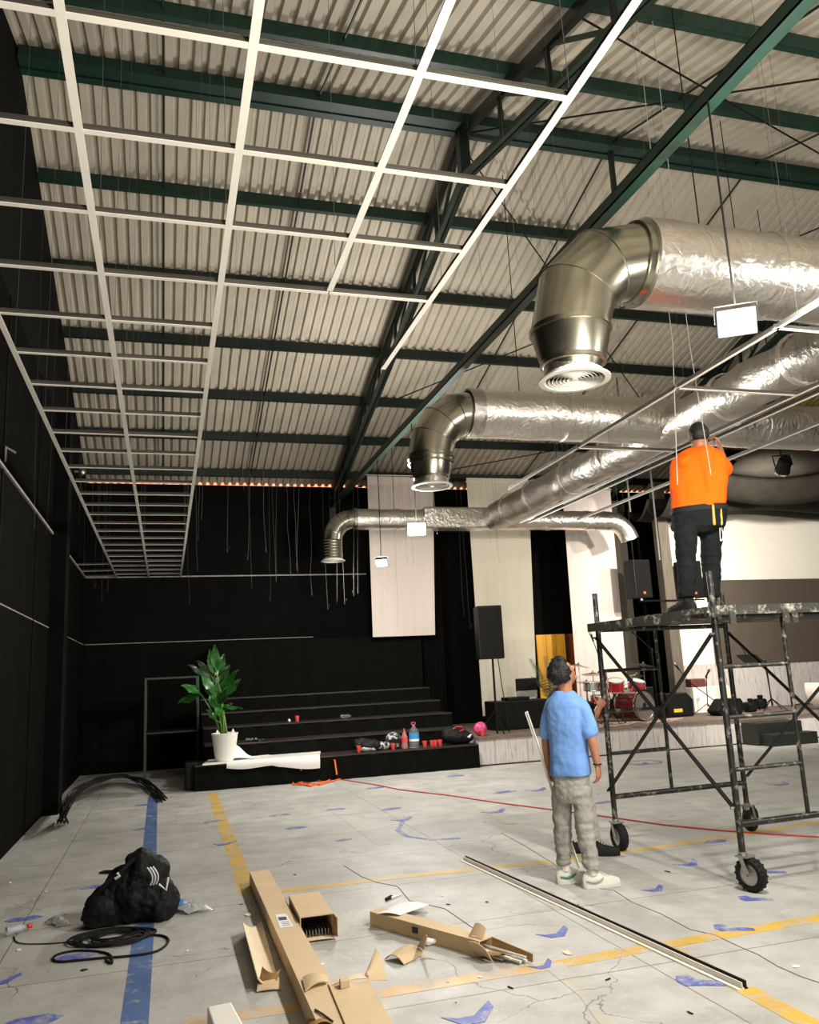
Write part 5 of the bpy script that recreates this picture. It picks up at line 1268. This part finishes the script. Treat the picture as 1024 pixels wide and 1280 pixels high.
MB().tube([q3(-.05, -.06, .36), q3(-.03, -.075, .345), q3(-.06, -.075, .33)], .010, 6).build('buckle', m_bagw, t)
MB().tube([q3(.22, 0, .26), q3(.27, .0, .22), q3(.28, .02, .3)], .008, 6).build('jacket_stripe', m_bagw, t)
tag(blob('plush_charm', F(203, 1146)+V((.0, 0, .001)), [((0, 0, .04), (.035, .03, .035)), ((.03, -.01, .05), (.03, .025, .025)), ((-.01, -.03, .02), (.025, .02, .02))], mat('cream_plush', rgb(222, 210, 180), .95), .006, .01, .03), 'cream coloured plush scrap beside the backpack', 'toy')
def coil(c, rx, ry, turns, r, seed, zz=.008):
    rr = random.Random(seed); pts = []; N = 26*turns
    for i in range(N+1):
        a = 2*math.pi*i/26; k = .8+.75*noise.noise(V((i*.045, seed+.5, .3))); ox = .26*noise.noise(V((i*.021, seed+9.5, 1.3))); oy = .16*noise.noise(V((i*.021, seed+19.5, 2.3)))
        pts.append(c+V((ox+rx*k*math.cos(a), oy+ry*k*math.sin(a), zz+.012*abs(noise.noise(V((i*.11, 3, seed))))+.0012*i/26)))
    return pts
mb = MB(); c0 = F(128, 1180); pts = coil(c0+V((.03, .05, 0)), .22, .17, 8, .008, 3)
tail = [F(*q, .008) for q in ((170, 1170), (200, 1169), (211, 1176), (196, 1189), (160, 1195), (120, 1198), (80, 1202), (67, 1200), (72, 1193), (100, 1188), (135, 1192), (140, 1204), (132, 1200))]
mb.tube(pts, .0075, 6); mb.limb(tail, [.0075]*len(tail), 6, 4)
tag(mb.build('cable_coil', m_rubber), 'loose coil of black cable on the floor in front of the backpack', 'cable')
tag(MB().limb([F(*q, .005) for q in ((17, 1170), (22, 1178), (40, 1180), (70, 1179), (95, 1176))], [.004]*5, 5, 4).build('thin_cord', m_rubber), 'thin grey cord running from the clear bottle to the backpack', 'cord')
o = curl('blue_bag', [F(205, 1132, .01), F(234, 1127, .012), F(238, 1136, .008), F(208, 1138, .008)], .03, m_bluebag, 'crumpled blue plastic bag right of the backpack', 'bag', .002, .02); crumple(o, .02, .05)
o = curl('clear_film', [F(212, 1140, .006), F(240, 1131, .02), F(267, 1138, .006), F(236, 1143, .006)], .02, m_petw, 'crumpled clear plastic film beside the blue bag', 'plastic', .002, .025, n=17, mm=13); crumple(o, .03, .03)
p = F(32, 1165)
t = thing('clear_bottle', 'crushed clear plastic bottle with a red cap near the left edge', 'bottle', p)
MB().lathe(p+V((-.06, -.02, .03)), [(.01, -.07), (.030, -.06), (.026, -.02), (.030, .02), (.012, .06)], (.9, .45, .0), 14).build('body', m_petw, t); MB().lathe(p+V((.02, .025, .03)), [(.016, -.012), (.016, .016)], (.9, .45, 0), 12).build('cap', m_lred, t)
o = curl('clear_wrapper', [F(56, 1153, .004), F(76, 1148, .02), F(88, 1156, .004), F(70, 1158, .004)], .02, m_petw, 'clear plastic wrapper left of the backpack', 'plastic', .002, .02, n=11, mm=9); crumple(o, .02, .025)
tag(MB().limb([F(124, 1091, .012), F(131, 1090, .014), F(141, 1090, .014)], [.006, .016, .016], 8, 3).build('marker_pen', m_rubber), 'black marker beyond the backpack', 'pen')
lit = [(157, 1084, 'white scrap beyond the backpack', m_paper, .022), (12, 1104, 'pale scrap by the left wall', m_paper, .028), (57, 1115, 'white paper crumb left of the backpack', m_paper, .016), (42, 1124, 'tiny white crumb at the left', m_paper, .016), (24, 1188, 'white torn paper near the left edge', m_paper, .03), (105, 1213, 'dark crumpled leaf in front of the cable coil', m_tread, .03), (61, 1215, 'small dark crumb on the bare floor at left', m_rubber, .012), (234, 1189, 'white crumb right of the blue line', m_paper, .014),
       (310, 1144, 'flat cardboard chip left of the longest carton', m_card_in, .05), (302, 1131, 'dark strip left of the longest carton', m_rubber, .03), (315, 1133, 'black sliver touching the longest carton', m_rubber, .028), (357, 1105, 'white crumb beyond the short carton', m_paper, .010), (369, 1094, 'grey sliver beyond the cartons', m_dwire, .03), (553, 1120, 'white chip in the middle of the floor', m_paper, .02), (560, 1131, 'dark sliver in the middle of the floor', m_rubber, .035), (609, 1128, 'brown crumb in the middle of the floor', m_tread, .025),
       (560, 1228, 'pale flake by the orange line', m_paper, .012), (570, 1254, 'black crumb near the lower blue tape', m_rubber, .012), (863, 1267, 'black twisted bit at the lower right', m_rubber, .035), (760, 1225, 'dark twig left of the lower right tape', m_rubber, .04), (709, 1192, 'cream flake beside the torn carton', m_card_in, .05), (995, 1209, 'white flake at the right', m_paper, .03), (600, 1222, 'white crumb in front of the torn carton', m_paper, .018), (403, 1206, 'white crumb right of the longest carton', m_paper, .02), (638, 1235, 'grey tape scrap below the torn carton', m_dwire, .04), (835, 1090, 'thin dark twig right of the man in blue', m_rubber, .05), (948, 1005, 'tiny black bit under the ladder', m_rubber, .03), (606, 1028, 'tiny dark bit by the red cable', m_rubber, .02), (870, 1200, 'small dark chip beside the floor tees', m_rubber, .03)]
for px, py_, lab, m, s in lit:
    s = s*.62 if m in (m_rubber, m_dwire) else s*.85; c = F(px, py_); r = random.Random(px); g = []; a0_ = r.uniform(0, 3); asp = .25 if m in (m_rubber, m_dwire) else .7
    mb = MB(); n_ = 7; pts = []
    for k in range(n_):
        a = 2*math.pi*k/n_; rr_ = s*r.uniform(.6, 1.1); x, y = rr_*math.cos(a), rr_*math.sin(a)*asp; pts.append((c.x+x*math.cos(a0_)-y*math.sin(a0_), c.y+x*math.sin(a0_)+y*math.cos(a0_), .002))
    mb.poly(pts, .003+.04*s); tag(mb.build('floor_scrap', m), lab, 'scrap', 'litter on the floor')
p = F(492, 1122); t = thing('utility_knife', 'small black and white cutter knife beyond the torn carton', 'knife', p)
MB().limb([F(483, 1124, .012), F(489, 1121, .012)], [.012, .014], 8, 2).build('handle', m_rubber, t); MB().limb([F(490, 1122, .010), F(503, 1117, .008)], [.010, .004], 8, 2).build('blade', m_tee, t)

# ================================================================== PEOPLE
def head(mb, c, yaw, pitch, s=1.0):
    """head with face toward +x rotated by yaw and tipped up by pitch; returns rotation"""
    R = Matrix.Rotation(yaw, 3, 'Z') @ Matrix.Rotation(-pitch, 3, 'Y'); c = V(c); rings = []; rows, seg = 18, 22
    for i in range(1, rows):
        t = math.pi*i/rows; ring = []
        for k in range(seg):
            a = 2*math.pi*k/seg; x = math.sin(t)*math.cos(a); y = math.sin(t)*math.sin(a); z = -math.cos(t)
            X, Y, Z = x*.096, y*.076, z*.118
            if z < 0: Y *= 1-.30*(-z)**1.6; X = X*(1-.10*(-z)) + (.012*(-z) if x > 0 else .030*(-z))
            if x > .55 and z < .5: X = min(X, .087)
            if z > 0 and x < 0: X *= 1.06
            ring.append(c+R @ V((X, Y, Z))*s)
        rings.append(ring)
    mb.ring(rings, cap=True)
    def E(off, r): mb.ell(c+R @ V(off)*s, tuple(q*s for q in r), R, 10, 7)
    mb.limb([c+R @ V((.084, 0, .030))*s, c+R @ V((.098, 0, .0))*s, c+R @ V((.110, 0, -.022))*s], [.009*s, .011*s, .014*s], 8, 3)
    for q in (-1, 1):
        E((.096, q*.013, -.026), (.010, .008, .008)); E((.068, q*.032, .024), (.022, .018, .008)); E((-.004, q*.078, -.004), (.018, .008, .032)); E((-.014, q*.084, .006), (.010, .006, .026))
    E((.088, 0, -.050), (.012, .022, .006)); E((.086, 0, -.060), (.012, .019, .007)); E((.078, 0, -.094), (.02, .022, .018))
    return R
def face_bits(t, c, R, s=1.0):
    for q in (-1, 1):
        o = MB().ell(V(c)+R @ V((.080, q*.031, .008))*s, (.010*s, .012*s, .009*s), R, 8, 6).build('eye', m_paper, t); MB().ell(V(c)+R @ V((.0885, q*.031, .008))*s, (.004*s, .006*s, .006*s), R, 8, 6).build('iris', m_eye, o)
        MB().limb([V(c)+R @ V((.088, q*.016, .030))*s, V(c)+R @ V((.086, q*.034, .034))*s, V(c)+R @ V((.072, q*.050, .028))*s], [.004*s, .005*s, .003*s], 6, 3).build('eyebrow', m_hair, t)
    MB().limb([V(c)+R @ V((.090, -.020, -.054))*s, V(c)+R @ V((.0985, 0, -.053))*s, V(c)+R @ V((.090, .020, -.054))*s], [.003*s, .006*s, .003*s], 6, 3).build('lips', m_lip, t)
def hair(t, c, R, s=1.0, thick=.022, seed=1, low=-.30, tuft=.012):
    mb = MB(); rows, seg = 20, 28; rings = []; c = V(c)
    for i in range(1, rows):
        tt = math.pi*i/rows; ring = []
        for k in range(seg):
            a = 2*math.pi*k/seg; x = math.sin(tt)*math.cos(a); y = math.sin(tt)*math.sin(a); z = -math.cos(tt)
            line = low if x < -.15 else (low+.28 if x < .25 else .55)      # hairline: nape, above ears, forehead
            g = 1/(1+math.exp(-(z-line)*14)); nn = noise.noise(V((x*5+seed, y*5, z*5)))*tuft+noise.noise(V((x*11, y*11+seed, z*11)))*tuft*.7
            k2 = (thick+nn)*g-.022*(1-g)
            X, Y, Z = x*(.098+k2), y*(.078+k2), z*(.118+k2)
            if z > 0 and x < 0: X *= 1.05
            if z < 0 and x < 0: X += .02*(-z)
            ring.append(c+R @ V((X, Y, Z))*s)
        rings.append(ring)
    mb.ring(rings, cap=True); return mb.build('hair', m_hair, t)
def hand(mb, w, d, n, side, curl_=.5, s=1.0, thumb=.6, spread=.05):
    """hand from wrist w, fingers along d, palm facing n, thumb on the side `side` (vector)"""
    d = V(d).normalized(); n = V(n); n = (n-d*n.dot(d)).normalized(); b = d.cross(n).normalized()
    if b.dot(V(side)) < 0: b = -b
    w = V(w); rings = []
    for v, hw, ht in ((-.02, .026, .021), (.01, .030, .019), (.04, .040, .016), (.075, .043, .014), (.092, .040, .012)):
        c = w+d*v*s; rings.append([c+b*math.cos(k*math.pi/6)*hw*s+n*math.sin(k*math.pi/6)*ht*s for k in range(12)])
    mb.ring(rings)
    for k, (o, L) in enumerate(((.032, .070), (.011, .080), (-.011, .075), (-.031, .058))):
        p = w+d*.082*s+b*o*s; a = .25*curl_; dd = d+b*spread*(1.5-k); pts = [p-d*.02*s, p]
        for seg_, f in enumerate((.46, .30, .24)):
            a += curl_*(.75 if seg_ else .55); v = (dd*math.cos(a)+n*math.sin(a)).normalized(); p = p+v*L*f*s; pts.append(p)
        mb.limb(pts, [.009*s, .0092*s, .0086*s, .0078*s, .0064*s], 8, 2)
    p = w+d*.022*s+b*.026*s; pts = [p-b*.012*s, p]
    for f, (x, y, z) in ((.040, (.55, .75, .25)), (.032, (.8, .45, .35+thumb*.3)), (.026, (.9, .1, .3+thumb*.6))):
        v = (d*x+b*y+n*z).normalized(); p = p+v*f*s; pts.append(p)
    mb.limb(pts, [.014*s, .0135*s, .011*s, .0095*s, .0075*s], 8, 2)
def torso_rings(mb, rows, L, Fv, seg=24):
    """rows: (centre, half width, half depth) stacked; superelliptic section"""
    rings = []
    for c, hw, hd in rows:
        ring = []
        for k in range(seg):
            a = 2*math.pi*k/seg; ca_, sa = math.cos(a), math.sin(a); e = .82
            ring.append(V(c)+L*hw*math.copysign(abs(ca_)**e, ca_)+Fv*hd*math.copysign(abs(sa)**e, sa))
        rings.append(ring)
    mb.ring(rings)
def shoe(t, ank, d, m_up, m_sole, s=1.0, panel=None, hi=True, ground=0.0):
    d = V(d).normalized(); b = V((-d.y, d.x, 0)); g = V((ank.x, ank.y, ground)); rings = []; so = []
    for v, hw, h in ((-.075, .020, .050), (-.06, .033, .075), (-.02, .039, .105 if hi else .085), (.03, .040, .095 if hi else .075), (.08, .043, .068), (.13, .047, .056), (.17, .044, .048), (.20, .030, .036), (.212, .012, .028)):
        c = g+d*v*s; rings.append([c+b*hw*s*math.cos(k*math.pi/7)+V((0, 0, .022+max(0, math.sin(k*math.pi/7))*h*s)) if k <= 7 else c+b*hw*s*math.cos(k*math.pi/7)+V((0, 0, .022)) for k in range(14)])
        so.append([c+b*(hw+.004)*s*x+V((0, 0, z)) for x, z in ((-1, .002), (-1, .026), (1, .026), (1, .002))])
    o = MB().ring(rings).build('shoe', m_up, t); MB().ring(so, sm=False).build('sole', m_sole, o)
    for k in range(4): c = g+d*(.055+.022*k)*s+V((0, 0, .022+(.088-.011*k)*s)); MB().bar(c-b*.022, c+b*.022, .008, .005).build('lace', m_sole, o)
    MB().cyl(g+V((0, 0, .09)), g+V((0, 0, .135)), .040*s, 14).build('shoe_collar', m_up, o)
    if panel:
        for q in (-1, 1):
            P = [g+d*v*s+b*q*w*s+V((0, 0, z)) for v, w, z in ((-.05, .034, .055), (.0, .0405, .045), (.05, .042, .055), (.075, .041, .075))]; MB().limb(P, [.006, .010, .008, .003], 6, 3).build('side_panel', panel, o)
    return o
def leg_cloth(mb, hip, knee, ank, rh, rk, ra, seed, bunch=True):
    hip, knee, ank = V(hip), V(knee), V(ank); pts = []; rad = []
    K = [(hip, rh), (hip.lerp(knee, .35), rh*.93), (hip.lerp(knee, .7), rk*1.1), (knee, rk), (knee.lerp(ank, .3), rk*.98), (knee.lerp(ank, .65), ra*1.12), (ank, ra)]
    n = 60
    for i in range(n+1):
        v = i/n*(len(K)-1); j = min(int(v), len(K)-2); f = v-j; p = K[j][0].lerp(K[j+1][0], f); r = K[j][1]*(1-f)+K[j+1][1]*f
        w = .004*noise.noise(V((i*.35, seed, 0)))
        q = i/n
        if .40 < q < .60: w += .0045*math.sin(i*1.7)
        if bunch and q > .80: w += .007*math.sin(i*1.9)*(q-.75)*3
        pts.append(p+V((noise.noise(V((i*.2, seed, 5)))*.006, noise.noise(V((i*.2, seed, 8)))*.006, 0))); rad.append(r+w)
    mb.tube(pts, rad, 18)
def build_person(label, base):
    return thing('person', label, 'person', base)

# --- man in the blue T-shirt -------------------------------------------------
bx = V((3.03, 6.0, 0)); t = build_person('man in blue T-shirt and grey jeans holding a metal tee, looking up', bx)
fy_ = math.radians(38); Fv = V((math.cos(fy_), math.sin(fy_), 0)); Lv = V((-Fv.y, Fv.x, 0))
def T(px, py_, off=0.0, y=6.0): p = at(px, py_, 'y', y); return p+Fv*off
hipL, hipR = T(706, 985)+V((0, .06, 0)), T(723, 985)+V((0, -.05, 0))
knL, knR = at(703, 1038, 'y', 6.09), at(732, 1040, 'y', 5.92); anL, anR = V((2.93, 6.09, .10)), V((3.045, 5.88, .10))
shC = T(708, 880); shL, shR = shC+Lv*.14, shC-Lv*.14
elR, elL = at(739, 922, 'y', 5.84), at(683, 924, 'y', 6.18); wrR, wrL = at(747, 956, 'y', 5.84), at(687, 960, 'y', 6.15)
hc = T(704, 842)+V((0, 0, .0)); HY, HP = math.radians(8), math.radians(34)
mb = MB()
Rh = head(mb, hc, HY, HP, .98)
mb.limb([shC+V((0, 0, -.02)), shC+V((0, 0, .055)), hc+Rh @ V((-.035, 0, -.06))], [.075, .058, .060], 14, 3)
torso_rings(mb, [(T(714, 985), .08, .06), (T(712, 950), .09, .07), (T(709, 920), .115, .08), (T(708, 895), .13, .08), (T(707, 880), .12, .06), (T(707, 868), .06, .05)], Lv, Fv)
mb.limb([shR+Lv*.01-V((0, 0, .02)), elR, wrR], [.034, .038, .026], 14, 6); mb.limb([shL-Lv*.01-V((0, 0, .02)), elL, wrL], [.034, .038, .026], 14, 6)
hand(mb, wrR, at(750, 978, 'y', 5.85)-wrR, Lv, Fv, .55)
dL = at(690, 985, 'y', 6.12)-wrL; hand(mb, wrL, dL, -Lv*1.0+Fv*.2, Fv, 1.0)
for h_, k_, a_ in ((hipL, knL, anL), (hipR, knR, anR)): mb.limb([h_, k_, a_], [.055, .042, .034], 12, 5)
o = mb.build('body', m_skin, t); remesh(o, .0055, 4, .4)
face_bits(t, hc, Rh, .98); hair(t, hc, Rh, .98, .026, 3, -.42, .017)
mb = MB()
torso_rings(mb, [(T(713, 969), .160, .125), (T(713, 962), .160, .125), (T(712, 945), .150, .118), (T(711, 930), .148, .112), (T(709, 912), .152, .115), (T(708, 895), .165, .115), (T(707, 881), .165, .100), (T(706, 872), .125, .082), (T(705, 864), .075, .064)], Lv, Fv)
slR = shR.lerp(elR, .80); slL = shL.lerp(elL, .80)
mb.limb([shR+Lv*.03, shR.lerp(elR, .35), slR], [.060, .062, .066], 16, 4); mb.limb([shL-Lv*.03, shL.lerp(elL, .35), slL], [.060, .060, .062], 16, 4)
o = mb.build('tshirt', m_tshirt, t); remesh(o, .009, 5); crumple(o, .026, .12)
mb = MB(); leg_cloth(mb, hipL, knL, anL+V((0, 0, .03)), .078, .067, .053, 1); leg_cloth(mb, hipR, knR, anR+V((0, 0, .03)), .080, .069, .055, 2)
torso_rings(mb, [(T(713, 1003), .08, .08), (T(714, 992), .130, .108), (T(714, 978), .138, .112), (T(714, 955), .138, .108)], Lv, Fv)
o = mb.build('jeans', m_jeans, t); remesh(o, .009, 3); crumple(o, .024, .055)
ft = V((math.cos(.05), math.sin(.05)*1.0, 0)); shoe(t, anL, V((.97, -.05, 0)), m_sneak, m_sneak, .98, m_swoosh); shoe(t, anR, V((.99, -.12, 0)), m_sneak, m_sneak, 1.0, m_sneakg)
MB().tube([wrR+(wrR-elR).normalized()*-.005+V((.031*math.cos(a), .031*math.sin(a), 0)) for a in [k*.4 for k in range(17)]], .005, 6).build('bracelet', m_rubber, t)
# tee held in the left hand
gp = wrL+dL.normalized()*.085
a0 = gp+V((-.010, 0, 0)); top_ = at(658, 890, 'y', 6.14); bot_ = at(724, 1085, 'y', 6.25); dd = (top_-a0).normalized()
mb = MB(); mb.bar(top_, bot_, .026, .004); mb.bar(top_+V((.004, .01, 0)), bot_+V((.004, .01, 0)), .004, .03)
tag(mb.build('held_tee', m_tee), 'white metal tee held upright in the left hand of the man in blue', 'ceiling tee')

# --- man in the orange T-shirt on the scaffold -------------------------------
YO = 6.0; bx = V((4.36, YO, ZP)); t = build_person('man in orange T-shirt and dark jeans standing on the scaffold with raised arm', bx)
fy_ = math.radians(54); Fv = V((math.cos(fy_), math.sin(fy_), 0)); Lv = V((-Fv.y, Fv.x, 0))
def T(px, py_, off=0.0): return at(px, py_, 'y', YO+off)
anL, anR = T(859, 750), T(890, 747); anL.z = anR.z = ZP+.10
hipL, hipR = T(857, 655), T(889, 655); knL, knR = T(858, 702), T(889, 700)
shC = T(876, 576); shL, shR = T(852, 578), T(900, 577)
elR = T(907, 588, .10); wrR = T(900, 562, .20); elL = T(850, 600, .14); wrL = T(866, 562, .30)
hc = T(874, 546); HY = math.radians(50); HP = math.radians(12)
mb = MB(); Rh = head(mb, hc, HY, HP, 1.0)
mb.limb([shC+V((0, 0, -.02)), shC+V((0, 0, .06)), hc+Rh @ V((-.03, 0, -.06))], [.085, .070, .070], 14, 3)
torso_rings(mb, [(T(873, 650), .11, .08), (T(873, 620), .13, .09), (T(875, 595), .14, .09), (T(876, 580), .13, .07), (T(876, 566), .06, .05)], Lv, Fv)
mb.limb([shR+Lv*.02-V((0, 0, .03)), elR, wrR], [.042, .044, .031], 14, 6); mb.limb([shL-Lv*.02-V((0, 0, .03)), elL, wrL], [.042, .044, .031], 14, 6)
hand(mb, wrR, T(894, 540, .22)-wrR, V((-.8, .3, .1)), -Fv, .9, 1.05); hand(mb, wrL, T(872, 552, .38)-wrL, -Lv, Fv, .8, 1.05)
for h_, k_, a_ in ((hipL, knL, anL), (hipR, knR, anR)): mb.limb([h_, k_, a_], [.055, .045, .036], 12, 5)
o = mb.build('body', m_skin2, t); remesh(o, .006, 4, .4); face_bits(t, hc, Rh); hair(t, hc, Rh, 1.0, .014, 8, -.28, .006)
mb = MB()
def sil(y_, l, r, dep): a, b = T(l, y_), T(r, y_); return ((a+b)/2, (b-a).length/2*.97, dep)
torso_rings(mb, [sil(637, 844, 902, .145), sil(630, 844, 903, .150), sil(612, 843, 903, .150), sil(595, 842, 904, .145), sil(581, 843, 904, .135), sil(573, 845, 901, .12), sil(567, 850, 896, .10), sil(560, 861, 887, .075)], Lv, Fv)
mb.limb([shR+Lv*.03, shR.lerp(elR, .4), shR.lerp(elR, .9)], [.066, .068, .070], 16, 4); mb.limb([shL-Lv*.03, shL.lerp(elL, .4), shL.lerp(elL, .85)], [.066, .066, .068], 16, 4)
o = mb.build('tshirt', m_oshirt, t); remesh(o, .010, 5); crumple(o, .028, .16)
mb = MB(); leg_cloth(mb, hipL, knL, anL+V((0, 0, .03)), .104, .080, .068, 4); leg_cloth(mb, hipR, knR, anR+V((0, 0, .03)), .104, .080, .068, 5)
torso_rings(mb, [(T(873, 668), .12, .10), sil(660, 844, 902, .145), sil(648, 844, 903, .15), sil(632, 845, 902, .14)], Lv, Fv)
o = mb.build('jeans', m_djeans, t); remesh(o, .010, 4); crumple(o, .022, .08)
torso_rings_b = MB(); torso_rings(torso_rings_b, [sil(641, 843.5, 903.5, .152), sil(634, 843.5, 903.5, .152)], Lv, Fv); torso_rings_b.build('belt', m_rubber, t)
shoe(t, anL, Fv*.5+V((-.5, .35, 0)), m_rubber, m_rubber, 1.05, None, True, ZP+.002); shoe(t, anR, Fv, m_rubber, m_rubber, 1.05, None, True, ZP+.002)
c = T(899, 645, -.14); p_ = blob('tool_pouch', c-V((0, 0, .05)), [((0, 0, .03), (.04, .035, .07))], m_tan, .008, .01, .04, t)
for q, (px, l) in enumerate(((893, .16), (902, .13))): a = T(px, 655, -.18); MB().limb([a, a+V((.01, 0, l))], [.013, .010], 8, 2).build('tool_handle', m_yellowt, t)
MB().limb([T(901, 655, -.14), T(904, 670, -.12), T(901, 676, -.12), T(900, 660, -.14)], [.004]*4, 6, 4).build('key_cord', m_bagw, t)

# --- man in the dark T-shirt behind ------------------------------------------
YM = 6.9; bx = V((3.5, YM, 0)); t = build_person('man in dark T-shirt behind the man in blue, gripping the scaffold post', bx)
fy_ = math.radians(-10); Fv = V((math.cos(fy_), math.sin(fy_), 0)); Lv = V((-Fv.y, Fv.x, 0))
anR, anL = V((3.57, 6.80, .10)), V((3.40, 7.02, .10))
B = V((3.44, 6.95, 0)); up_ = lambda z, f=0, l=0: B+Fv*f+Lv*l+V((0, 0, z))
hipR, hipL = up_(.86, 0, -.09), up_(.86, 0, .09); knR, knL = V((3.53, 6.82, .47)), V((3.42, 7.02, .47)); shR, shL = up_(1.34, .0, -.17), up_(1.34, 0, .17)
hc = up_(1.535, .015, .05); elR = at(737, 893, 'y', 6.86)+V((0, -.02, -.02)); hR = V((P1.x-.045, P1.y-.03, 1.255)); wrR = elR.lerp(hR, .74)
elL = at(751, 893, 'y', 7.03); hL = V((P1.x+.05, P1.y+.05, 1.53)); wrL = elL.lerp(hL, .78)
mb = MB(); Rh = head(mb, hc, math.radians(10), math.radians(20), .96)
mb.limb([up_(1.36), up_(1.44, .01), hc+Rh @ V((-.03, 0, -.06))], [.08, .058, .06], 14, 3)
torso_rings(mb, [(up_(.82), .09, .13), (up_(1.0), .09, .14), (up_(1.2), .10, .15), (up_(1.36), .08, .16), (up_(1.42), .05, .07)], Fv, Lv)
mb.limb([shR, elR, wrR], [.052, .041, .028], 14, 6); mb.limb([shL, elL, wrL], [.052, .041, .028], 14, 6)
hand(mb, wrR, hR-wrR+V((0, 0, .02)), Lv, V((0, 0, 1)), 1.1); hand(mb, wrL, hL-wrL, -Fv-Lv*.3, Lv*-1, 1.1)
for h_, k_, a_ in ((hipL, knL, anL), (hipR, knR, anR)): mb.limb([h_, k_, a_], [.055, .042, .034], 12, 5)
o = mb.build('body', m_skin2, t); remesh(o, .006, 4, .4); face_bits(t, hc, Rh, .96); hair(t, hc, Rh, .96, .018, 5, -.3, .01)
mb = MB(); torso_rings(mb, [(up_(.78), .125, .165), (up_(.95), .12, .165), (up_(1.15), .122, .175), (up_(1.3), .118, .19), (up_(1.38), .095, .16), (up_(1.435), .06, .08)], Fv, Lv)
mb.limb([shR+Lv*.03, shR.lerp(elR, .4), shR.lerp(elR, .85)], [.074, .072, .072], 16, 4); mb.limb([shL-Lv*.03, shL.lerp(elL, .4), shL.lerp(elL, .85)], [.074, .072, .072], 16, 4)
o = mb.build('tshirt', m_dshirt, t); remesh(o, .010, 5); crumple(o, .025, .14)
mb = MB(); leg_cloth(mb, hipL, knL, anL+V((0, 0, .03)), .098, .076, .062, 7); leg_cloth(mb, hipR, knR, anR+V((0, 0, .03)), .098, .076, .062, 8); torso_rings(mb, [(up_(.73), .09, .10), (up_(.8), .115, .15), (up_(.93), .11, .155)], Fv, Lv)
o = mb.build('jeans', m_jeans, t); remesh(o, .010, 4); crumple(o, .018, .07)
for a_ in (anL, anR): shoe(t, a_, V((.8, -.35, 0)), m_rubber, m_rubber, 1.0, None, True)
